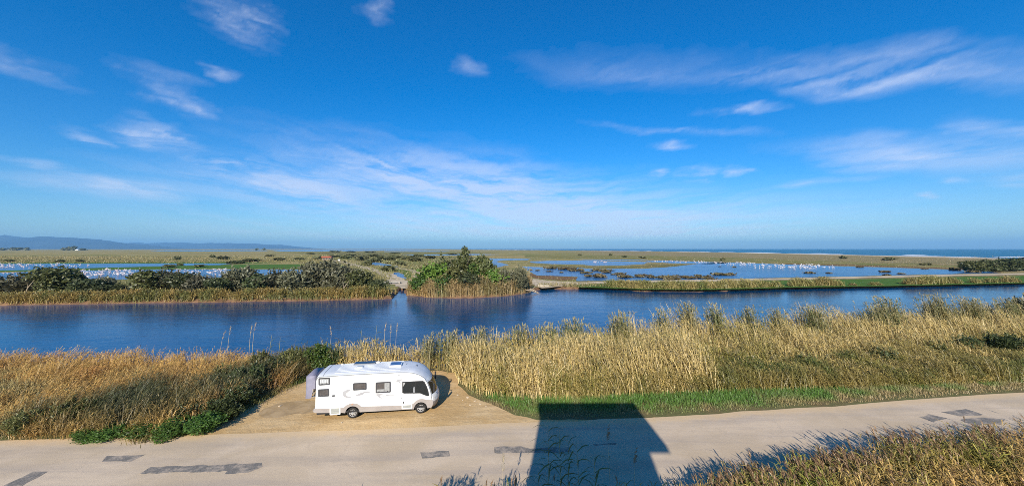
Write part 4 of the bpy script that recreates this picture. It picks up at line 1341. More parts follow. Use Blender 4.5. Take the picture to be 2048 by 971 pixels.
for i, (px, d, h, n, pl, lab) in enumerate((
        (1098, 13.6, 3.55, 9, 0, 'tallest leafy green reed in the tower shadow, first from its left'),
        (1122, 13.4, 3.30, 9, 0, 'leafy reed in the tower shadow just right of the tallest one'),
        (1137, 13.7, 3.05, 7, 0, 'third leafy reed in the tower shadow, with drooping blades'),
        (1160, 13.3, 2.95, 7, 0, 'fourth leafy reed in the tower shadow, bent to one side'),
        (1192, 13.2, 2.60, 8, 0, 'shorter leafy reed in the middle of the tower shadow'),
        (1222, 13.5, 2.85, 2, 2, 'thin pale reed with a plume standing in the tower shadow'),
        (1270, 13.3, 2.15, 3, 2, 'short plumed reed by the right part of the tower shadow'),
        (1078, 12.9, 2.2, 6, 0, 'short green reed at the bottom left of the tower shadow'),
        (1005, 13.0, 2.1, 3, 1, 'dry reed left of the tower shadow by the road edge'))):
    lone_reed(px, d, h, lab, n + (6 if n > 5 else 0), pl, 0.10, pl > 0, 'single reeds in the tower shadow', 40 + i, ls=1.35 if n > 5 else 1.0)
for i, (px, d, h, n, pl, lab) in enumerate((
        (437, 30.4, 2.55, 0, 1, 'lone dry plume reed against the water, first from the left'),
        (453, 30.6, 2.85, 0, 1, 'lone dry plume reed against the water, second from the left'),
        (497, 30.6, 2.95, 0, 1, 'left of two close dry plume reeds against the water'),
        (503, 30.8, 3.15, 0, 1, 'right of two close dry plume reeds, with the larger plume'),
        (536, 29.8, 3.0, 7, 0, 'green reed leaning over the canal above the dark bushes'),
        (556, 30.2, 2.7, 6, 0, 'leafy reed next to the leaning green one at the canal'),
        (659, 30.4, 2.9, 0, 1, 'dry plume reed above the bright green bush'),
        (718, 30.4, 3.3, 7, 0, 'leafy green reed above the motorhome roof, left one'),
        (748, 30.6, 3.6, 7, 0, 'tallest leafy green reed above the motorhome roof vent'),
        (768, 30.4, 3.2, 0, 1, 'grey plume reed right of the tallest reed above motorhome'),
        (779, 30.5, 3.0, 0, 1, 'second grey plume reed above the motorhome roof window'),
        (790, 30.6, 3.1, 0, 1, 'third grey plume reed, leaning, above the motorhome'),)):
    lone_reed(px, d, h, lab, n, pl, 0.12, pl > 0, 'single reeds against the canal', 70 + i, ls=1.25, rad=0.016)

# ------------------------------------------------------------------ motorhome
M_WHITE = flat_mat('white gelcoat', (0.80, 0.80, 0.78), 0.28, 0.5, vary=0.03, scale=1.5, coat=0.3)
M_ROOFW = flat_mat('roof sheet', (0.58, 0.59, 0.60), 0.4, 0.5, vary=0.08, scale=2.0)
M_SKIRT = flat_mat('beige skirt', (0.31, 0.275, 0.25), 0.45, 0.4, vary=0.06, scale=2.0)
M_TRIM = flat_mat('grey trim', (0.24, 0.25, 0.26), 0.5, 0.4, vary=0.06)
M_BLACK = flat_mat('black plastic', (0.022, 0.022, 0.024), 0.5, 0.4, vary=0.1)
M_FRAME = flat_mat('window frame', (0.055, 0.055, 0.06), 0.45, 0.4, vary=0.1)
M_GLASS = flat_mat('dark glass', (0.012, 0.016, 0.018), 0.05, 0.6, vary=0.1)
M_ACRYL = flat_mat('tinted acrylic', (0.085, 0.075, 0.07), 0.22, 0.5, vary=0.2, scale=4.0)
M_BLIND = flat_mat('pleated blind', (0.30, 0.30, 0.29), 0.7, 0.2, vary=0.15, scale=9.0)
M_DECAL = flat_mat('grey decal', (0.34, 0.335, 0.34), 0.4, 0.4, vary=0.06)
M_TYRE = flat_mat('tyre rubber', (0.028, 0.026, 0.024), 0.85, 0.2, vary=0.2)
M_HUB = flat_mat('silver hubcap', (0.55, 0.56, 0.57), 0.3, 0.5, 0.6, vary=0.06)
M_SOLAR = flat_mat('solar cells', (0.014, 0.018, 0.035), 0.2, 0.6, vary=0.25, scale=6.0)
M_RED = flat_mat('red lens', (0.45, 0.03, 0.02), 0.25, 0.5)
M_AMBER = flat_mat('orange lens', (0.6, 0.22, 0.03), 0.25, 0.5)
M_LAMP = flat_mat('clear lamp', (0.55, 0.58, 0.6), 0.12, 0.6, vary=0.2)
M_BLUEG = flat_mat('blue skylight dome', (0.06, 0.10, 0.22), 0.12, 0.6, vary=0.3, scale=3)
M_COVER = flat_mat('lilac grey tarpaulin', (0.22, 0.21, 0.265), 0.6, 0.3, vary=0.12, scale=2.5)

# road grime on the white shell: faint vertical streaks and dust towards the skirt
m, N, out = new_mat('white gelcoat')
tc = N.n('ShaderNodeTexCoord').outputs['Object']
_, _, oz = N.sep(tc)
stk = N.noise(N.mapping(tc, scale=(7.0, 7.0, 0.5)), 1.0, 4.0, 0.6)
dst = N.math('MULTIPLY', N.maprange(oz, 1.2, 0.5), N.noise(tc, 2.5, 4.0, 0.6))
c = N.mix(N.math('MULTIPLY', N.maprange(stk, 0.5, 0.75), 0.22), (0.76, 0.76, 0.74), (0.52, 0.50, 0.46))
c = N.mix(N.math('MULTIPLY', dst, 0.55), c, (0.46, 0.38, 0.28))
principled(N, out, c, 0.3, 0.5, coat=0.25)
M_WHITE = m
PSI = R(9.5)
P0 = (-11.40, 21.43)
L_, HW = 7.04, 1.13
mh = empty('motorhome', (P0[0] - math.sin(PSI) * HW, P0[1] + math.cos(PSI) * HW, 0.008), PSI)   # origin: rear, middle, on the ground
mh.scale = (0.985, 0.985, 0.975)
tag(mh, 'white motorhome with grey swoosh decals parked on the sandy lot', 'motorhome')
prof = [(0.0, 0.50), (0.0, 0.75), (0.02, 1.5), (0.05, 2.2), (0.07, 2.55), (0.10, 2.66), (0.20, 2.72),                      # rear wall and its top edge
        (1.0, 2.735), (2.0, 2.745), (3.0, 2.75), (4.0, 2.745), (4.8, 2.735), (5.2, 2.715), (5.5, 2.665), (5.75, 2.585), (5.98, 2.46), (6.17, 2.29), (6.30, 2.13),  # roof
        (6.42, 1.92), (6.52, 1.68), (6.60, 1.42), (6.66, 1.16),                                                              # windscreen
        (6.72, 1.08), (6.76, 0.95), (6.78, 0.82), (6.79, 0.72), (6.77, 0.52), (6.70, 0.36), (6.5, 0.33)]
ys = [-1, -0.985, -0.95, -0.88, -0.7, -0.45, -0.2, 0, 0.2, 0.45, 0.7, 0.88, 0.95, 0.985, 1]


def bodypt(x, z, s, push=0.0):
    """point of the shell at profile (x, z) and across-position s in -1..1"""
    fr = min(max((x - 5.3) / 1.3, 0), 1)
    low = min(max((1.25 - z) / 0.35, 0), 1)
    bx = (0.30 + 0.05 * low) * fr * (1 - abs(s) ** 2.6)
    top = min(max((z - 2.2) / 0.4, 0), 1)
    dzr = top * (-0.09 * abs(s) ** 7 + 0.02 * (1 - s * s))
    return (x + bx + push * fr, s * HW * (1 - 0.012 * fr), z + dzr + push * top)


def shell(i0, i1, mat, name, parent, push=0.0, s0=-1.0, s1=1.0, thick=0):
    V, F = [], []
    yy = [y for y in ys if s0 <= y <= s1]
    n = len(yy)
    for i in range(i0, i1 + 1):
        for s in yy:
            V.append(bodypt(prof[i][0], prof[i][1], s, push))
    for i in range(i1 - i0):
        for k in range(n - 1):
            a = i * n + k
            F.append((a, a + 1, a + n + 1, a + n))
    me = fix_normals(mesh(name, V, F, mat, True))
    return link(name, me, parent)


def arc(cx, cz, r, a0, a1, n=12):
    return [(cx + r * math.cos(R(a0 + (a1 - a0) * i / n)), cz + r * math.sin(R(a0 + (a1 - a0) * i / n))) for i in range(n + 1)]


side_top = [(bodypt(x, z, 1)[0], bodypt(x, z, 1)[2]) for x, z in prof]
RW, FW = 2.07, 6.04
bottom = [(6.5, 0.33)] + arc(FW, 0.33, 0.40, 0, 180) + [(2.50, 0.37)] + arc(RW, 0.35, 0.41, 3, 177) + [(1.4, 0.42), (0.0, 0.50)]
side_poly = side_top[:-1] + bottom[:-1]
sides = []
for s in (-1, 1):
    V = [(p[0], s * HW * (1 - 0.012 * min(max((p[0] - 5.3) / 1.3, 0), 1)), p[1]) for p in side_poly]
    F = tessellate_polygon([[Vector((p[0], p[1], 0)) for p in side_poly]])
    sides.append((V, list(F)))
V, F = merge(sides)
link('side_wall', fix_normals(mesh('side_wall', sides[0][0], sides[0][1], M_WHITE)), mh)
link('side_wall', fix_normals(mesh('side_wall', sides[1][0], sides[1][1], M_WHITE)), mh)
shell(0, 6, M_WHITE, 'rear_wall', mh)
roof = shell(6, 17, M_ROOFW, 'roof', mh)
nose = shell(17, 25, M_WHITE, 'nose', mh)
bump_ = shell(25, 28, M_SKIRT, 'bumper', mh)
wsc = shell(18, 21, M_GLASS, 'windscreen', mh, push=0.012, s0=-0.96, s1=0.96)
V, F = box(0.05, 6.5, -HW + 0.06, HW - 0.06, 0.36, 0.48)
link('underbody', mesh('underbody', V, F, M_BLACK), mh)
# wheel housings so that the arches are dark inside
for wx in (RW, FW):
    for s in (-1, 1):
        V, F = merge([box(wx - 0.42, wx + 0.42, s * HW - s * 0.02 - (0.34 if s > 0 else 0), s * HW - s * 0.02 + (0.34 if s < 0 else 0), 0.74, 0.79),
                      box(wx - 0.42, wx + 0.42, s * (HW - 0.40), s * (HW - 0.36), 0.30, 0.76)])
        link('wheel_housing', mesh('wheel_housing', V, F, M_BLACK), mh)
# gutter trim between side and roof, running down the screen pillar
for s in (-1, 1):
    path = []
    for i in range(4, 22):
        q = bodypt(prof[i][0], prof[i][1], s)
        path.append((q[0], q[1] + s * 0.004, q[2] - (0.01 if i < 13 else 0)))
    q = bodypt(6.74, 0.80, s); path.append((q[0] - 0.02, q[1] + s * 0.004, q[2]))
    V, F = tube(path, [0.024] * len(path), 6)
    link('gutter_trim', mesh('gutter_trim', V, F, M_TRIM, True), mh)
# roof ribs
for k in range(9):
    s = -0.8 + k * 0.2
    path = [bodypt(x, z, s) for x, z in prof[7:12]]
    V, F = tube([(p[0], p[1], p[2] + 0.004) for p in path], [0.012] * len(path), 4)
    link('rib', mesh('rib', V, F, M_ROOFW), roof)
V, F = tube([(p[0], p[1], p[2] + 0.003) for p in (bodypt(0.42, 2.725, s) for s in ys)], [0.014] * len(ys), 5)
link('seam', mesh('seam', V, F, M_TRIM), roof)
# skirts
sk_top = [(0.0, .75), (1.3, .70), (1.58, .72), (1.72, .84), (1.92, .92), (2.07, .94), (2.22, .92), (2.42, .84), (2.56, .70), (4.9, .60), (5.45, .56), (5.58, .66), (5.74, .82), (5.95, .92), (6.15, .92), (6.4, .86), (6.78, .80), (6.79, .72), (6.76, .50), (6.68, .355), (6.5, .335)]
sk = sk_top + [(p[0], p[1] + (0.004 if False else 0)) for p in bottom[1:]]
for s in (-1, 1):
    V, F = prism_y(sk, s * (HW - 0.02), s * (HW + 0.014))
    link('skirt', fix_normals(mesh('skirt', V, F, M_SKIRT)), mh)


def rrect(x0, x1, z0, z1, r=0.05, n=4):
    out = []
    for cx, cz, a in ((x1 - r, z1 - r, 0), (x0 + r, z1 - r, 90), (x0 + r, z0 + r, 180), (x1 - r, z0 + r, 270)):
        out += arc(cx, cz, r, a, a + 90, n)
    return out


def side_panel(name, poly, t0, t1, mat, parent, s=-1):
    V, F = prism_y(poly, s * (HW + t0), s * (HW + t1))
    return link(name, fix_normals(mesh(name, V, F, mat)), parent)


zc = lambda x, z: z + 0.014 * x
for x0, x1, z0, z1, pm in ((0.18, 0.81, 2.13, 2.57, 'blind'), (0.16, 0.77, 1.45, 1.90, 'dark'), (2.10, 2.87, 1.71, 2.15, 'dark'), (3.39, 4.27, 1.46, 2.12, 'half')):
    w = empty('window', (0, 0, 0), parent=mh)
    fr_o = rrect(x0, x1, z0, z1, 0.06); fr_i = rrect(x0 + 0.065, x1 - 0.065, z0 + 0.065, z1 - 0.065, 0.04)
    # frame as a ring
    n = len(fr_o); V, F = [], []
    for y in (-(HW + 0.002), -(HW + 0.030)):
        V += [(p[0], y, p[1]) for p in fr_o] + [(p[0], y, p[1]) for p in fr_i]
    for i in range(n):
        j = (i + 1) % n
        F += [(i, j, 2 * n + j, 2 * n + i), (n + i, n + j, 3 * n + j, 3 * n + i), (2 * n + i, 2 * n + j, 3 * n + j, 3 * n + i)]
    link('frame', fix_normals(mesh('frame', V, F, M_FRAME)), w)
    side_panel('pane', rrect(x0 + 0.055, x1 - 0.055, z0 + 0.055, z1 - 0.055, 0.04), 0.003, 0.014, M_BLIND if pm == 'blind' else M_ACRYL, w)
    if pm == 'half':
        side_panel('blind', rrect(x0 + 0.52, x1 - 0.07, z0 + 0.07, z1 - 0.07, 0.01), 0.014, 0.017, M_BLIND, w)
        side_panel('blind', rrect(x0 + 0.07, x0 + 0.51, z0 + 0.07, z0 + 0.22, 0.01), 0.014, 0.017, M_BLIND, w)
    elif pm == 'blind':
        for k in range(5):
            side_panel('slot', rrect(x0 + 0.10 + k * 0.09, x0 + 0.155 + k * 0.09, z0 + 0.13, z1 - 0.13, 0.015), 0.014, 0.016, M_LAMP, w)
    for k in (0, 1):
        xx = x0 + (0.16 if k == 0 else (x1 - x0) - 0.22)
        side_panel('catch', rrect(xx, xx + 0.07, z0 + 0.07, z0 + 0.105, 0.012), 0.014, 0.024, M_FRAME, w)
cab = [(4.97, 2.03), (6.14, 2.02), (6.24, 1.96), (6.38, 1.68), (6.47, 1.40), (6.53, 1.12), (6.46, 1.10), (6.27, 1.18), (6.02, 1.31), (5.05, 1.36), (4.97, 1.40)]
w = empty('cab_window', (0, 0, 0), parent=mh)
side_panel('frame', [(4.94, 2.06), (6.17, 2.05), (6.275, 1.98), (6.41, 1.69), (6.50, 1.41), (6.565, 1.08), (6.46, 1.065), (6.25, 1.15), (6.0, 1.275), (5.04, 1.325), (4.94, 1.38)], -0.012, 0.006, M_FRAME, w)
side_panel('pane', cab, -0.01, 0.010, M_GLASS, w)
side_panel('divider', [(5.70, 2.02), (5.73, 2.02), (5.73, 1.33), (5.70, 1.33)], 0.010, 0.014, M_BLACK, w)
side_panel('curtain', [(4.985, 2.0), (5.13, 2.0), (5.06, 1.85), (4.985, 1.75)], 0.010, 0.012, M_BLIND, w)
side_panel('seat_back', [(5.58, 1.37), (5.60, 1.62), (5.63, 1.72), (5.67, 1.72), (5.69, 1.55), (5.69, 1.36)], 0.010, 0.011, M_TRIM, w)
# service hatches, vents, caps
for x0, x1, z0, z1, nm in ((0.84, 1.36, 0.36, 0.74, 'service_hatch'), (4.95, 5.50, 0.42, 0.64, 'step_hatch')):
    hch = side_panel(nm, rrect(x0 - 0.04, x1 + 0.04, z0 - 0.04, z1 + 0.04, 0.05), 0.012, 0.030, M_WHITE, mh)
    side_panel('vent_panel', rrect(x0 + 0.02, x1 - 0.02, z0 + 0.03, z1 - 0.03, 0.03), 0.030, 0.036, flat_mat('hatch grey', (0.33, 0.335, 0.30), 0.6, vary=0.08), hch)
    for k in range(3):
        zz = z0 + 0.07 + k * (z1 - z0 - 0.10) / 3
        side_panel('slat', [(x0 + 0.05, zz), (x1 - 0.05, zz), (x1 - 0.05, zz + 0.012), (x0 + 0.05, zz + 0.012)], 0.036, 0.041, M_TRIM, hch)
side_panel('flue_vent', [(1.01 + 0.11 * math.cos(t * 0.3927), 1.46 + 0.045 * math.sin(t * 0.3927)) for t in range(16)], 0.002, 0.03, M_FRAME, mh)
side_panel('filler_cap', arc(5.01, 0.77, 0.05, 0, 330, 11), 0.002, 0.02, M_BLACK, mh)
side_panel('door_lock', arc(4.92, 1.05, 0.025, 0, 330, 9), 0.002, 0.015, M_BLACK, mh)
side_panel('marker_light', rrect(2.0, 2.12, 0.845, 0.875, 0.012), 0.016, 0.026, M_AMBER, mh)
side_panel('awning_rail', [(0.95, 2.47), (5.0, 2.47), (5.0, 2.455), (0.95, 2.455)], 0.001, 0.008, M_DECAL, mh)
side_panel('marker_light', rrect(4.72, 4.77, 2.44, 2.52, 0.012), 0.002, 0.018, M_TRIM, mh)
side_panel('marker_light', rrect(5.62, 5.66, 2.36, 2.42, 0.012), 0.002, 0.018, M_TRIM, mh)
for pl in ([(1.5, 1.57), (1.56, 1.68), (1.79, 1.78), (2.09, 1.80), (1.98, 1.74), (1.84, 1.66), (1.70, 1.53), (1.72, 1.43), (1.84, 1.35), (2.2, 1.26), (1.75, 1.27), (1.6, 1.36), (1.52, 1.46)],
           [(2.14, 1.37), (2.53, 1.54), (2.9, 1.62), (3.16, 1.49), (2.76, 1.50), (2.62, 1.40), (2.40, 1.36)],
           [(2.3, 1.27), (2.6, 1.31), (3.1, 1.28), (2.7, 1.27)],
           [(3.32, 1.38), (3.6, 1.42), (3.93, 1.35), (3.72, 1.34), (3.62, 1.27), (3.70, 1.16), (3.86, 1.01), (3.60, 1.18), (3.48, 1.30)],
           [(3.75, 1.23), (4.03, 1.32), (4.22, 1.285), (4.65, 1.27), (4.2, 1.23)],
           [(4.50, 2.14), (4.74, 2.22), (5.22, 2.21), (4.86, 2.16), (4.78, 2.10), (4.89, 1.93), (4.66, 2.08)]):
    side_panel('swoosh_decal', pl, 0.001, 0.004, M_DECAL, mh)
for pl in ([(4.90, 2.45), (4.912, 2.45), (4.912, 0.66), (4.90, 0.66)], [(0.92, 2.60), (0.93, 2.60), (0.93, 0.76), (0.92, 0.76)], [(5.60, 1.30), (5.61, 1.30), (5.61, 0.72), (5.60, 0.72)], [(4.92, 1.10), (5.60, 1.08), (5.60, 1.07), (4.92, 1.09)],
           [(1.45, 1.15), (2.35, 1.15), (2.35, 1.142), (1.45, 1.142)], [(1.45, 1.15), (1.458, 1.15), (1.458, 0.96), (1.45, 0.96)], [(2.342, 1.15), (2.35, 1.15), (2.35, 0.96), (2.342, 0.96)]):
    side_panel('panel_seam', pl, 0.0005, 0.002, M_TRIM, mh)
# wheels


def wheel(x, s):
    w = empty('wheel', (x, s * (HW - 0.14), 0.325), parent=mh)
    ringp = [(-0.10, 0.22), (-0.105, 0.27), (-0.09, 0.315), (-0.05, 0.325), (0.05, 0.325), (0.09, 0.315), (0.105, 0.27), (0.10, 0.22)]
    V, F = [], []
    K = 28
    for k in range(K):
        a = 2 * math.pi * k / K
        V += [(r_ * math.cos(a), s * y, r_ * math.sin(a)) for y, r_ in ringp]
    n = len(ringp)
    for k in range(K):
        for i in range(n):
            F.append((k * n + i, k * n + (i + 1) % n, ((k + 1) % K) * n + (i + 1) % n, ((k + 1) % K) * n + i))
    link('tyre', fix_normals(mesh('tyre', V, F, M_TYRE, True)), w)
    V, F = prism_y(arc(0, 0, 0.225, 0, 348, 29), s * 0.04, s * 0.07)
    link('rim', fix_normals(mesh('rim', V, F, M_HUB)), w)
    for k in range(8):
        a = 360 / 8 * k
        V, F = prism_y([(p[0], p[1]) for p in (arc(0, 0, 0.185, a + 8, a + 37, 4) + arc(0, 0, 0.105, a + 34, a + 11, 3))], s * 0.069, s * 0.074)
        link('hubcap_slot', fix_normals(mesh('hubcap_slot', V, F, M_BLACK)), w)
    V, F = prism_y(arc(0, 0, 0.05, 0, 330, 11), s * 0.07, s * 0.085)
    link('hub_centre', fix_normals(mesh('hub_centre', V, F, M_TRIM)), w)


for wx in (RW, FW):
    for s in (-1, 1):
        wheel(wx, s)
V, F = prism_y([(5.60, 0.36), (5.52, 0.36), (5.52, 0.24), (5.60, 0.24)], -HW, -HW + 0.2)
# roof furniture


def roof_box(name, x0, x1, y0, y1, h, mat, inner=None, innm='pane', z=2.745, lift=0.0):
    V, F = box(x0, x1, y0, y1, z - 0.03 + lift, z + h)
    o = link(name, mesh(name, V, F, mat), mh)
    if inner:
        m_ = 0.05
        V, F = box(x0 + m_, x1 - m_, y0 + m_, y1 - m_, z + h - 0.01, z + h + 0.012)
        link(innm, mesh(innm, V, F, inner), o)
    return o


roof_box('solar_panel', 1.75, 3.05, 0.42, 0.98, 0.07, M_TRIM, M_SOLAR, 'cell_sheet')
roof_box('roof_vent', 2.05, 2.45, -0.28, 0.10, 0.07, M_WHITE, flat_mat('vent dome', (0.42, 0.45, 0.44), 0.3), 'dome')
roof_box('skylight', 4.05, 4.78, -0.32, 0.40, 0.10, M_WHITE, M_BLUEG, 'dome')
rv = roof_box('roof_light', 5.55, 5.75, -0.1, 0.25, 0.02, M_TRIM, z=2.64)
for x, y, r_, h in ((3.2, 0.75, 0.13, 0.10), (1.0, 0.75, 0.09, 0.06)):
    V, F = [], []
    for zz, q in ((0, 1.0), (h * 0.6, 1.0), (h, 0.6)):
        V += [(x + r_ * q * math.cos(k * 0.5236), y + r_ * q * math.sin(k * 0.5236), 2.735 + zz) for k in range(12)]
    for i in range(2):
        F += [(i * 12 + k, i * 12 + (k + 1) % 12, (i + 1) * 12 + (k + 1) % 12, (i + 1) * 12 + k) for k in range(12)]
    F.append(tuple(range(24, 36)))
    link('chimney_cap', mesh('chimney_cap', V, F, flat_mat('cream plastic', (0.72, 0.66, 0.56), 0.6)), mh)
V, F = tube([(5.05, 0.1, 2.73), (5.0, 0.1, 2.95)], [0.012, 0.006], 5)
link('antenna', mesh('antenna', V, F, M_BLACK), mh)
V, F = tube([(5.3, -0.82, 2.66), (5.3, -0.82, 2.71)], [0.03, 0.02], 6)
link('marker_light', mesh('marker_light', V, F, M_WHITE), mh)
# mirrors
for s in (-1, 1):
    if s == -1:
        V, F = merge([tube([(6.62, s * 1.08, 1.95), (6.78, s * 1.22, 1.90), (6.84, s * 1.26, 1.75)], [0.02, 0.02, 0.02], 5), box(6.78, 6.90, s * 1.36, s * 1.16, 1.28, 1.74)])
        pass
    V, F = merge([tube([(6.45, s * 1.05, 2.02), (6.74, s * 1.16, 1.98), (6.84, s * 1.22, 1.80)], [0.022, 0.022, 0.02], 5), box(6.79, 6.89, min(s * 1.30, s * 1.12), max(s * 1.30, s * 1.12), 1.36, 1.80)])
    link('wing_mirror', fix_normals(mesh('wing_mirror', V, F, M_BLACK)), mh)
# lamps
for s in (-1, 1):
    V, F = [], []
    for x, z in ((6.765, 0.93), (6.785, 0.78)):
        for q in (0.62, 0.74, 0.86):
            b_ = bodypt(x, z, s * q); V.append((b_[0] + 0.012, b_[1], b_[2]))
    link('headlight', fix_normals(mesh('headlight', V, [(0, 1, 4, 3), (1, 2, 5, 4)], M_LAMP)), mh)
    V, F = box(-0.03, 0.02, min(s * 0.92, s * 1.06), max(s * 0.92, s * 1.06), 0.86, 1.12)
    link('tail_light', mesh('tail_light', V, F, M_RED), mh)
V, F = merge([box(-0.10, 0.02, -1.10, 1.10, 0.50, 0.74), box(-0.14, -0.09, -1.11, -0.92, 0.56, 0.66)])
link('rear_bumper', mesh('rear_bumper', V, F, M_SKIRT), mh)
# bike rack rails belong to the vehicle, the bikes under their cover do not
V, F = merge([box(-0.55, 0.04, -0.62, -0.58, 1.28, 1.32), box(-0.55, 0.04, 0.58, 0.62, 1.28, 1.32), box(-0.52, -0.44, -0.8, 0.8, 1.32, 1.36), box(-0.26, -0.18, -0.8, 0.8, 1.32, 1.36)])
link('bike_rack', mesh('bike_rack', V, F, M_TRIM), mh)

# covered bicycles hanging on the rack behind the motorhome
bk = empty('covered_bicycles', mh.location + Matrix.Rotation(PSI, 3, 'Z') @ Vector((-0.34, 0, 1.37)), PSI)
tag(bk, 'bicycles under a lilac grey cover on the rack at the motorhome rear', 'bicycles')
V, F = [], []
nu, nv = 40, 8
for j in range(nv + 1):
    v = j / nv
    for i in range(nu):
        a = 2 * math.pi * i / nu
        ca, sa = math.cos(a), math.sin(a)
        # rounded rectangle in plan
        ex = math.copysign(abs(ca) ** 0.3, ca) * 0.29; ey = math.copysign(abs(sa) ** 0.3, sa) * 0.88
        fold = 0.030 * math.sin(i * 2.6) * (1 - v) + 0.012 * math.sin(i * 5.3 + v * 4)
        k = 1 - 0.05 * v ** 4
        top = 1.16 + 0.12 * ex + 0.03 * math.sin(i * 1.1)
        lift = 0.0 if sa > -0.55 or ca < 0.1 else 0.42          # the cover is hitched up at the near corner, wheels show
        z = lift + (top - lift) * v - 0.12 * (1 - v) * (1 if ca < 0 else 0)
        V.append((ex * k + fold, ey * k + fold, z))
for j in range(nv):
    for i in range(nu):
        i2 = (i + 1) % nu
        F.append((j * nu + i, j * nu + i2, (j + 1) * nu + i2, (j + 1) * nu + i))
F.append(tuple(nv * nu + i for i in range(nu)))
cm = fix_normals(mesh('cover', V, F, M_COVER, True))
cv = link('cover', cm, bk)


def ring_mesh(r, t, k=24):
    return tube([(r * math.cos(2 * math.pi * i / k), 0, r * math.sin(2 * math.pi * i / k)) for i in range(k + 1)], [t] * (k + 1), 6, cap=False)


M_PALE = flat_mat('dusty bicycle tyre', (0.42, 0.36, 0.28), 0.8)
for x, y in ((-0.14, -0.52), (0.14, -0.56), (-0.14, 0.52), (0.14, 0.5)):
    w = empty('wheel', (x, y, 0.33), R(90), bk)
    link('tyre', mesh('tyre', *ring_mesh(0.33, 0.022), M_PALE, True), w)
    V, F = merge([tube([(0, 0, 0), (0.32 * math.cos(a), 0, 0.32 * math.sin(a))], [0.006, 0.006], 4) for a in [i * math.pi / 6 for i in range(12)]])
    link('spokes', mesh('spokes', V, F, M_HUB), w)
for x in (-0.14, 0.14):
    V, F = merge([tube([(x, -0.52, 0.33), (x, -0.1, 0.34), (x, 0.35, 0.75), (x, -0.15, 0.78), (x, -0.52, 0.33)], [0.018] * 5, 6), tube([(x, -0.1, 0.34), (x, -0.18, 0.92)], [0.016] * 2, 6), tube([(x, 0.52, 0.33), (x, 0.36, 0.9)], [0.016] * 2, 6)])
    link('frame', mesh('frame', V, F, M_TRIM), bk)

# ------------------------------------------------------------------ viewing tower under and behind the camera (its shadow lies on the road)
M_PLANK = flat_mat('weathered plank', (0.22, 0.16, 0.105), 0.85, 0.2, vary=0.25, scale=2.0)
tw = empty('viewing_tower', (0.8, -2.4, 0))
tag(tw, 'timber viewing tower that throws its shadow across the road', 'tower')
TX0, TX1, TY0, TY1 = -2.64, 2.33, -2.2, 2.15          # local: wide body, camera looks over the front edge
for x in (TX0, TX1 - 0.25):
    for y in (TY0, TY1 - 0.25):
        V, F = box(x, x + 0.25, y, y + 0.25, 0, 12.0)
        link('post', mesh('post', V, F, M_PLANK), tw)
for k in range(22):
    x = TX0 + (TX1 - TX0) * k / 22
    V, F = box(x + 0.004, x + (TX1 - TX0) / 22 - 0.004, TY0, TY1, 8.20, 8.26)
    link('deck_board', mesh('deck_board', V, F, M_PLANK), tw)
for k in range(30):                                  # boarded lower walls
    z = 0.25 + k * 0.305
    for y0, y1 in ((TY0 - 0.035, TY0 - 0.003), (TY1 + 0.003, TY1 + 0.035)):
        V, F = box(TX0 - 0.04, TX1 + 0.04, y0, y1, z, z + 0.30)
        link('wall_board', mesh('wall_board', V, F, M_PLANK), tw)
    if True:
        for x0, x1 in ((TX0 - 0.035, TX0 - 0.003), (TX1 + 0.003, TX1 + 0.035)):
            V, F = box(x0, x1, TY0, TY1, z, z + 0.30)
            link('wall_board', mesh('wall_board', V, F, M_PLANK), tw)
for k in range(10):                                  # boarded back wall of the hide above the deck
    z = 9.4 + k * 0.26
    V, F = box(TX0 - 0.04, TX1 + 0.04, TY0 - 0.035, TY0 - 0.003, z, z + 0.255)
    link('wall_board', mesh('wall_board', V, F, M_PLANK), tw)
    for x0, x1 in ((TX0 - 0.035, TX0 - 0.003), (TX1 + 0.003, TX1 + 0.035)):
        V, F = box(x0, x1, TY0, TY1, z, z + 0.255)
        link('wall_board', mesh('wall_board', V, F, M_PLANK), tw)
V, F = box(-2.79, 3.35, -1.86 - 0.4, 2.97, 12.0, 12.35)
rf = link('roof', mesh('roof', V, F, flat_mat('roof boards', (0.16, 0.15, 0.14), 0.8, vary=0.2)), tw)

# ------------------------------------------------------------------ birds in the lagoons
M_BIRD = flat_mat('white plumage', (0.62, 0.58, 0.57), 0.8, 0.1, vary=0.06)
M_BIRDP = flat_mat('pale pink plumage', (0.60, 0.46, 0.43), 0.8, 0.1, vary=0.08)


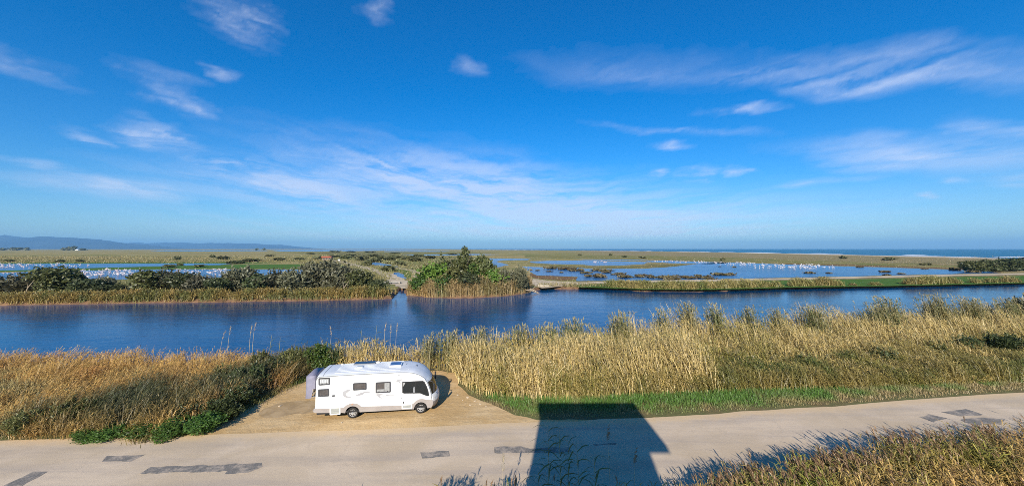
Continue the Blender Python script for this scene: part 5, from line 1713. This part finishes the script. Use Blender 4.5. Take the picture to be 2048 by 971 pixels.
def flamingo_mesh(i):
    b = bmesh.new()
    bmesh.ops.create_icosphere(b, subdivisions=1, radius=1.0)
    for v in b.verts:
        x, y, z = v.co
        t = (x + 1) / 2
        v.co = Vector((x * 0.42 - 0.03, y * (0.17 + 0.05 * t), z * (0.15 + 0.07 * t) + 0.82 - 0.05 * (1 - t)))
    me0 = bpy.data.meshes.new('t'); b.to_mesh(me0); b.free()
    V = [tuple(v.co) for v in me0.vertices]; F = [tuple(p.vertices) for p in me0.polygons]
    necks = [[(0.32, 0, 0.88), (0.50, 0, 1.05), (0.46, 0, 1.28), (0.52, 0, 1.45), (0.64, 0, 1.44), (0.70, 0, 1.36)],
             [(0.32, 0, 0.88), (0.52, 0, 0.98), (0.66, 0, 0.75), (0.68, 0, 0.45), (0.64, 0, 0.25), (0.56, 0, 0.16)],
             [(0.30, 0, 0.92), (0.44, 0, 1.12), (0.30, 0, 1.22), (0.10, 0, 1.12), (0.02, 0, 1.05), (0.0, 0, 1.02)]]
    parts = [(V, F), tube(necks[i % 3], [0.075, 0.05, 0.042, 0.045, 0.07, 0.02], 6),
             tube([(0.0, 0.05, 0.75), (0.02, 0.05, 0.40), (0.0, 0.05, 0.0)], [0.028, 0.022, 0.018], 4), tube([(0.04, -0.05, 0.75), (-0.03, -0.05, 0.40), (0.05, -0.05, 0.0)], [0.028, 0.022, 0.018], 4),
             tube([(-0.38, 0, 0.82), (-0.52, 0, 0.74), (-0.60, 0, 0.70)], [0.10, 0.06, 0.015], 5)]
    V, F = merge(parts)
    return mesh('flamingo', V, F, M_BIRD if i < 4 else M_BIRDP, True)


BM = [flamingo_mesh(i) for i in range(6)]
rb = random.Random(21)


def in_lagoon(k, x, y):
    return bool(inside(lagoon_xy[k], np.array([x]), np.array([y]))[0])


birds = []
flocks = [  # lagoon, px range, py range, how many, label, group, density centre
    ('f', (-5, 60), (527.5, 537), 60, 'white flamingo in the dense flock at the upper lagoon by the picture edge'),
    ('f', (60, 180), (528, 535), 34, 'white flamingo in the string of birds on the upper lagoon strip'),
    ('g', (140, 180), (540.5, 548), 26, 'white flamingo packed by the lagoon shore next to the bush cluster'),
    ('g', (150, 195), (545, 558), 18, 'white flamingo in the loose flock right of the bush cluster'),
    ('g', (195, 262), (540, 553), 50, 'white flamingo in the flock between the two bush clusters'),
    ('g', (258, 292), (541, 555), 16, 'white flamingo left of the long bush row on the lower lagoon'),
    ('g', (320, 470), (539.5, 552), 56, 'white flamingo above the long bush row on the lower lagoon'),
    ('g', (0, 40), (547, 560), 6, 'white flamingo on the lower lagoon by the left picture edge'),
    ('b', (1185, 1215), (523, 526), 12, 'white flamingo in the small tight flock on the middle lagoon'),
    ('d', (1300, 1430), (522, 526.5), 40, 'white flamingo in the channel flock leading to the wide lagoon'),
    ('a', (1430, 1510), (525.5, 532), 40, 'white flamingo at the left end of the wide lagoon flock'),
    ('a', (1505, 1570), (528.5, 539), 36, 'white flamingo in the middle of the wide lagoon flock'),
    ('a', (1575, 1640), (529.5, 540), 60, 'white flamingo in the densest right part of the wide lagoon flock'),
    ('a', (1640, 1668), (532, 539), 6, 'white flamingo straggling right of the wide lagoon flock'),
]
cnt = 0
extra = []
for lg, (xa, xb), (ya, yb), nb, lab in flocks:
    made = 0
    tries = 0
    while made < nb and tries < nb * 30:
        tries += 1
        px, py = rb.uniform(xa, xb), rb.uniform(ya, yb)
        x, y = U(px, py, LZ)
        if not in_lagoon(lg, x, y): continue
        if any(abs(x - q[0]) < 0.8 and abs(y - q[1]) < 0.8 for q in birds[-40:]): continue
        birds.append((x, y)); made += 1
        if cnt < 296 or lg in ('g',):
            cnt += 1
            o = link('flamingo', BM[rb.randint(0, 5)], loc=(x, y, LZ - 0.06))
            s = rb.uniform(0.70, 1.08)
            o.scale = (s * 1.15, s * 1.25, s)
            o.rotation_euler = (0, 0, rb.choice((0, math.pi)) + rb.uniform(-0.9, 0.9))
            tag(o, lab, 'flamingo', lab.replace('white flamingo ', 'flamingos '))
        else:
            extra.append((x, y, rb.uniform(0.7, 1.08), rb.uniform(0, 6.28), rb.randint(0, 5)))
if extra:
    V, F = [], []
    for x, y, s, a, k in extra:
        b0 = len(V)
        ca, sa = math.cos(a), math.sin(a)
        for v in BM[k].vertices:
            vx, vy, vz = v.co
            V.append((x + s * (vx * 1.15 * ca - vy * 1.25 * sa), y + s * (vx * 1.15 * sa + vy * 1.25 * ca), LZ - 0.06 + s * vz))
        F += [tuple(i + b0 for i in p.vertices) for p in BM[k].polygons]
    tag(link('flamingo_flock', mesh('flamingo_flock', V, F, M_BIRD, True)), 'far part of the white flamingo flock on the wide lagoon', 'flamingos', kind='stuff')

# ------------------------------------------------------------------ small things on the far side
# hut with red roof
x, y = U(655, 520)
hut = empty('hut', (x, y, 0), 0.2)
V, F = merge([box(-3.6, 3.6, -2.4, 2.4, 0, 2.4)])
link('wall', mesh('wall', V, F, flat_mat('hut wall', (0.24, 0.18, 0.13), 0.9)), hut)
V, F = prism_y([(-4.4, 2.3), (4.4, 2.3), (3.8, 3.5), (-3.8, 3.5)], -3.0, 3.0)
link('roof', fix_normals(mesh('roof', V, F, flat_mat('red roof', (0.33, 0.085, 0.05), 0.8))), hut)
for k in (-2.2, 0, 2.2):
    V, F = box(k - 0.5, k + 0.5, -2.45, -2.403, 0.9, 1.9)
    link('window', mesh('window', V, F, M_FRAME), hut)
tag(hut, 'low hut with a red roof at the end of the earth track', 'hut')
x, y = U(678, 521)
V, F = merge([box(-0.8, 0.8, -0.3, 0.3, 0, 1.2)])
tag(link('gate_block', mesh('gate_block', V, F, flat_mat('whitewash', (0.78, 0.76, 0.70), 0.9)), loc=(x, y, 0)), 'whitewashed block beside the track near the red roofed hut', 'block')
# concrete sluice at the inlet
x, y = U(783, 567)
sl = empty('sluice', (x, y, 0), 0.06)
V, F = box(-2.6, 2.6, -0.5, 0.5, 0.35, 0.6)
link('slab', mesh('slab', V, F, flat_mat('old concrete', (0.36, 0.33, 0.28), 0.9, vary=0.2)), sl)
for k in (-2.3, 2.3):
    V, F = box(k - 0.2, k + 0.2, -0.45, 0.45, -0.7, 0.35)
    link('pier', mesh('pier', V, F, flat_mat('old concrete pier', (0.26, 0.22, 0.18), 0.9)), sl)
tag(sl, 'low concrete sluice at the inlet between bushes and sand', 'sluice')
x, y = U(1086, 573)
cv_ = empty('culvert', (x, y, -0.3), 0.0)
V, F = prism_y([(-1.3, -0.6), (-0.55, -0.6), (-0.55, 0.1), (0.55, 0.1), (0.55, -0.6), (1.3, -0.6), (1.5, 0.75), (-1.4, 0.85)], -0.3, 1.2)
link('headwall', fix_normals(mesh('headwall', V, F, flat_mat('culvert stone', (0.42, 0.36, 0.27), 0.9, vary=0.2))), cv_)
V, F = box(-0.6, 0.6, 0.5, 0.6, -0.6, 0.1)
link('opening', mesh('opening', V, F, M_BLACK), cv_)
tag(cv_, 'small stone culvert mouth on the far bank beside the point', 'culvert')
for i, (px, py, a, L, lab) in enumerate(((1058, 585, 0.5, 4.0, 'pale fallen log slanting into the canal at the point'), (1064, 583, -0.5, 3.0, 'second fallen log lying across the first at the point'),
                                       (692, 597, 0.4, 3.5, 'bare dead branch at the water below the tamarisk row'), (620, 596, 0.7, 3.0, 'dead grey branch at the waterline left of the bare one'))):
    x, y = U(px, py, -0.4)
    r2 = random.Random(i)
    V, F = merge([tube([(0, 0, 0.5), (math.cos(a) * L * .5, -0.3, 0.35), (math.cos(a) * L, -0.8, -0.35)], [0.16, 0.13, 0.06], 7), tube([(math.cos(a) * L * .4, -0.2, 0.4), (math.cos(a) * L * .7, 0.1, 1.1)], [0.08, 0.02], 5)])
    o = link('fallen_log', mesh('fallen_log', V, F, M_DRY, True), loc=(x - 1, y + 0.6, -0.3))
    tag(o, lab, 'log')
# bare slanting branch among the bushes
for px, py, d, h, a, lab in ((62, 585, 79.5, 3.4, 0.6, 'pale bare branch slanting up among the left bushes'), (687, 585, 79.5, 3.2, 0.5, 'grey bare branches rising from the bank reeds at the row end')):
    x = (px - 1024) / FPX * d
    V, F = merge([tube([(0, 0, -0.2), (a * h * 0.3, 0, h * 0.5), (a * h, 0, h)], [0.14, 0.10, 0.03], 6), tube([(a * h * 0.3, 0, h * 0.5), (a * h * 0.2, 0, h * 0.95)], [0.07, 0.02], 5)])
    tag(link('bare_branch', mesh('bare_branch', V, F, M_DRY, True), loc=(x, d - 1.0, 0)), lab, 'branch')
# stones in the lot
rs_ = random.Random(6)
b = bmesh.new(); bmesh.ops.create_icosphere(b, subdivisions=2, radius=1.0)
for v in b.verts:
    v.co *= 1 + 0.25 * math.sin(v.co.x * 3 + 1) * math.cos(v.co.y * 4)
stone_me = bpy.data.meshes.new('stone'); b.to_mesh(stone_me); b.free(); stone_me.materials.append(flat_mat('pale stone', (0.48, 0.38, 0.26), 0.9, vary=0.2))
for i, (px, py) in enumerate(((935, 795), (950, 802), (925, 800), (960, 808), (940, 810), (683, 845), (560, 812), (915, 790), (972, 812))):
    x, y = U(px, py)
    o = link('stone', stone_me, loc=(x, y, 0.02)); s = rs_.uniform(0.04, 0.09)
    o.scale = (s * 1.5, s, s * 0.7); o.rotation_euler = (0, 0, rs_.uniform(0, 3))
    tag(o, 'small pale stone lying on the sand of the lot', 'stone', 'stones on the sandy lot')

# ------------------------------------------------------------------ hills far off
def ridge(name, sky_px, dist, depth, seed, mat):
    """mountains as a height field: SKY_PX outline gives the crest height, slopes fall to both sides"""
    pts = [((px - 1024) / FPX * dist, (497 - py) / FPX * dist + CAM_H) for px, py in sky_px]
    xs = np.linspace(pts[0][0], pts[-1][0], 160)
    crest = np.interp(xs, [p[0] for p in pts], [p[1] for p in pts])
    ny = 16
    V, F = [], []
    for j in range(ny + 1):
        t = j / ny
        prof_ = math.sin(math.pi * min(t / 0.62, 1) / 2) ** 1.3 if t < 0.62 else math.cos((t - 0.62) / 0.38 * math.pi / 2)
        for i, x_ in enumerate(xs):
            nz = vnoise(np.array([x_]), np.array([t * depth]), dist * 0.035, seed)[0] - 0.5 + (vnoise(np.array([x_]), np.array([t * depth]), dist * 0.012, seed + 1)[0] - 0.5) * 0.5
            hgt_ = crest[i] * prof_ * (1 + 0.35 * nz * (1 - abs(t - 0.62)))
            V.append((x_, dist + (t - 0.62) * depth, max(hgt_, 0) * (1 if 0 < j < ny else 0) - 2))
    n = len(xs)
    for j in range(ny):
        for i in range(n - 1):
            F.append((j * n + i, j * n + i + 1, (j + 1) * n + i + 1, (j + 1) * n + i))
    return tag(link(name, mesh(name, V, F, mat, True)), kind='structure')


M_HILL = flat_mat('scrub hillside', (0.04, 0.045, 0.035), 0.95, 0.05, vary=0.35, scale=0.002)
ridge('hills', [(-380, 482), (-260, 477), (-150, 478), (-40, 476), (0, 475.5), (22, 473.5), (45, 475.5), (70, 477.5), (95, 474.5), (120, 475.5), (150, 475), (170, 478), (200, 481.5), (235, 484), (270, 488), (310, 492), (345, 497)], 12000, 3500, 3, M_HILL)
ridge('hills', [(120, 492), (200, 488.5), (260, 486.2), (330, 485.5), (400, 485.2), (470, 486), (540, 488.5), (590, 492), (630, 497)], 17500, 3500, 7, M_HILL)
# far trees at the foot of the hills
for i, (px, wp, hp) in enumerate(((5, 16, 3.5), (24, 10, 4.5), (38, 18, 4), (54, 8, 6), (127, 10, 4), (138, 14, 6), (148, 12, 7), (165, 14, 3), (513, 8, 2.5), (528, 7, 2.5))):
    y = 2300.0
    shrub('tree', ordinal(i) + ' dark far tree from the left at the foot of the blue hills', 'small', i % 4, (px - 1024) / FPX * y, y, wp * y / FPX, (hp + 3.2) * y / FPX, 'tree', 'far trees at the foot of the hills')
V, F = merge([box(-8, 8, -4, 4, 0, 4.5), prism_y([(-8.6, 4.5), (8.6, 4.5), (0, 7)], -4.4, 4.4)])
y = 2200.0
tag(link('farmhouse', fix_normals(mesh('farmhouse', V, F, flat_mat('far whitewash', (0.75, 0.74, 0.70), 0.9))), loc=((155 - 1024) / FPX * y, y, 0)), 'tiny white farmhouse beside the far trees under the hills', 'house')

# ------------------------------------------------------------------ cirrus: a high thin sheet of ice cloud, lit by the sun
def sky_ae(px, py):
    a = (px - 1024) / FPX
    return math.degrees(math.atan(a)), math.degrees(math.atan((497 - py) / FPX / math.hypot(1, a)))


STREAKS = [  # one cirrus streak each: two ends, thickness, strength
    (410, 5, 562, 68, 52, .62), (715, 0, 780, 22, 26, .40), (-60, 100, 185, 165, 24, .50), (255, 140, 420, 235, 30, .50),
    (270, 140, 410, 170, 18, .35), (412, 140, 492, 152, 16, .48), (340, 205, 430, 235, 22, .55), (200, 232, 405, 308, 30, .80),
    (125, 252, 225, 288, 17, .70), (30, 318, 180, 345, 10, .5), (40, 350, 470, 402, 28, .70), (370, 318, 570, 350, 20, .55),
    (430, 345, 780, 425, 46, .68), (540, 275, 1010, 372, 34, .68), (520, 300, 1340, 440, 92, .80), (700, 370, 1620, 445, 84, .62), (240, 330, 900, 400, 70, .50),
    (920, 120, 1000, 140, 20, .30), (1050, 122, 1520, 150, 40, .16), (1400, 150, 2250, 134, 40, .50), (1500, 116, 2250, 104, 40, .30), (1100, 118, 1700, 140, 50, .10),
    (1630, 160, 1840, 165, 15, .5), (1380, 222, 1580, 217, 9, .55), (1190, 252, 1560, 270, 10, .35), (1295, 293, 1385, 295, 8, .6),
    (1305, 350, 1375, 346, 7, .75), (1365, 358, 1455, 338, 11, .65), (1455, 342, 1515, 341, 8, .75), (1370, 396, 1495, 384, 8, .5),
    (1545, 376, 1745, 352, 10, .5), (1580, 300, 2200, 312, 42, .60), (1840, 248, 2200, 270, 26, .45), (1670, 332, 1890, 325, 18, .5),
    (1838, 388, 1905, 392, 8, .75), (1905, 358, 1985, 360, 8, .5), (1985, 348, 2200, 380, 26, .45), (645, 477, 755, 476, 4, .95),
    (585, 477, 612, 477, 3, .7), (850, 450, 2000, 462, 80, .46), (150, 435, 1100, 462, 60, .42), (1020, 350, 1150, 372, 14, .4),
    (860, 415, 1500, 445, 50, .5)]


def fbm(x, y, s, seed, oct_=5, rough=0.55):
    v, amp, tot_ = 0, 1.0, 0
    for o_ in range(oct_):
        v = v + amp * vnoise(x, y, s / 2 ** o_, seed + o_ * 3); tot_ += amp; amp *= rough
    return v / tot_


azs = np.linspace(-78, 78, 640)
els = np.concatenate([np.linspace(0.9, 12, 110), np.linspace(12.2, 62, 190)])
AZ, EL = np.meshgrid(azs, els)
wa = (fbm(AZ, EL * 2.4, 9.0, 51, 6, 0.62) - 0.5) * 11.0
we = (fbm(AZ, EL * 2.4, 7.0, 61, 5) - 0.5) * 2.6 * np.clip(EL / 12, 0.25, 1)
AW, EW = AZ + wa, EL + we
den = np.zeros_like(AZ)
for x1, y1, x2, y2, th, st in STREAKS:
    a1, e1 = sky_ae(x1, y1); a2, e2 = sky_ae(x2, y2)
    _, e3 = sky_ae((x1 + x2) / 2, (y1 + y2) / 2 - th / 2); _, e4 = sky_ae((x1 + x2) / 2, (y1 + y2) / 2 + th / 2)
    an = math.atan2(e2 - e1, a2 - a1)
    du, dv = AW - (a1 + a2) / 2, EW - (e1 + e2) / 2
    qa = (du * math.cos(an) + dv * math.sin(an)) / (math.hypot(a2 - a1, e2 - e1) * 0.66)
    qb = (-du * math.sin(an) + dv * math.cos(an)) / (max(e3 - e4, 0.2) * 1.25)
    q = np.clip(1 - np.hypot(qa, qb), 0, 1)
    q = q ** 1.35 * st * 1.15
    den = np.maximum(den, q) + 0.25 * np.minimum(den, q)
GX, GY = np.sin(np.radians(AZ)) / np.tan(np.radians(EL + 1.5)), np.cos(np.radians(AZ)) / np.tan(np.radians(EL + 1.5))
rx, ry = GX * 0.79 - GY * 0.62, GX * 0.62 + GY * 0.79
fib = fbm(rx * 0.42, ry * 1.9, 1.0, 71, 6, 0.6)
ta = np.radians(np.where(AZ < 15, -9.0, 3.0)) * np.clip(np.abs(AZ - 15) / 20, 0, 1)
ua, va = AW * np.cos(ta) + EW * np.sin(ta), -AW * np.sin(ta) + EW * np.cos(ta)
fin = fbm(ua * 0.14, va * 1.35, 1.5, 81, 6, 0.66)
texd = np.clip(((fib * 0.30 + fin * 0.70) - 0.34) / 0.28, 0, 1)
den = np.clip(den, 0, 1) * (0.12 + 0.98 * texd)
veil = np.exp(-((EL - 3.0) / 3.6) ** 2) * np.exp(-((AZ - 8) / 42) ** 2) * 0.30 * (0.5 + fin)
den = np.clip(np.maximum(den * 0.86, veil + den * 0.74), 0, 0.66) * np.clip((EL - 0.9) / 1.2, 0, 1) * np.clip((78 - np.abs(AZ)) / 12, 0, 1) * np.clip((62 - EL) / 10, 0, 1)
rad_ = 5200.0 / np.tan(np.radians(EL + 1.2))
CX, CY, CZ = rad_ * np.sin(np.radians(AZ)), rad_ * np.cos(np.radians(AZ)), rad_ * np.tan(np.radians(EL)) + CAM_H
nr, ncol = AZ.shape
idx = np.arange(nr * ncol).reshape(nr, ncol)
fq = np.stack([idx[:-1, :-1], idx[:-1, 1:], idx[1:, 1:], idx[1:, :-1]], -1).reshape(-1, 4)
dq = np.maximum.reduce([den.reshape(-1)[fq[:, k_]] for k_ in range(4)])
fq = fq[dq > 0.012]                      # cloud only where there is cloud
used, inv = np.unique(fq, return_inverse=True)
me = bpy.data.meshes.new('clouds')
co = np.stack([CX, CY, CZ], -1).reshape(-1, 3)[used].astype(np.float32)
me.vertices.add(len(co)); me.vertices.foreach_set('co', co.reshape(-1))
me.loops.add(fq.size); me.loops.foreach_set('vertex_index', inv.reshape(-1).astype(np.int32))
me.polygons.add(len(fq)); me.polygons.foreach_set('loop_start', np.arange(0, fq.size, 4, dtype=np.int32))
me.update(calc_edges=True)
at = me.attributes.new('cover', 'FLOAT', 'POINT'); at.data.foreach_set('value', den.reshape(-1)[used].astype(np.float32))
m, N, out = new_mat('ice cloud')
tl = N.n('ShaderNodeBsdfTranslucent'); tl.inputs['Color'].default_value = (0.95, 0.95, 0.97, 1)
df = N.n('ShaderNodeBsdfDiffuse'); df.inputs['Color'].default_value = (0.95, 0.95, 0.97, 1)
ad = N.n('ShaderNodeMixShader'); ad.inputs[0].default_value = 0.25
N.t.links.new(tl.outputs[0], ad.inputs[1]); N.t.links.new(df.outputs[0], ad.inputs[2])
tp = N.n('ShaderNodeBsdfTransparent')
mx = N.n('ShaderNodeMixShader')
N.put(mx.inputs[0], N.n('ShaderNodeAttribute', attribute_name='cover').outputs['Fac'])
N.t.links.new(tp.outputs[0], mx.inputs[1]); N.t.links.new(ad.outputs[0], mx.inputs[2])
N.t.links.new(mx.outputs[0], out.inputs['Surface'])
me.materials.append(m)
tag(link('clouds', me), 'wispy white cirrus clouds streaked across the blue sky', 'clouds', kind='stuff')

# ------------------------------------------------------------------ haze: the air between here and the hills
m, N, out = new_mat('haze')
pv = N.n('ShaderNodeVolumePrincipled')
pv.inputs['Color'].default_value = (0.27, 0.61, 1.0, 1)
pv.inputs['Density'].default_value = 5.6e-5
pv.inputs['Anisotropy'].default_value = 0.0
N.t.links.new(pv.outputs[0], out.inputs['Volume'])
V, F = box(-26000, 26000, -3000, 22500, -3.0, 430)
hz = link('haze', fix_normals(mesh('haze', V, F, m)))
tag(hz, 'thin blue haze over the far hills', 'haze', kind='stuff')
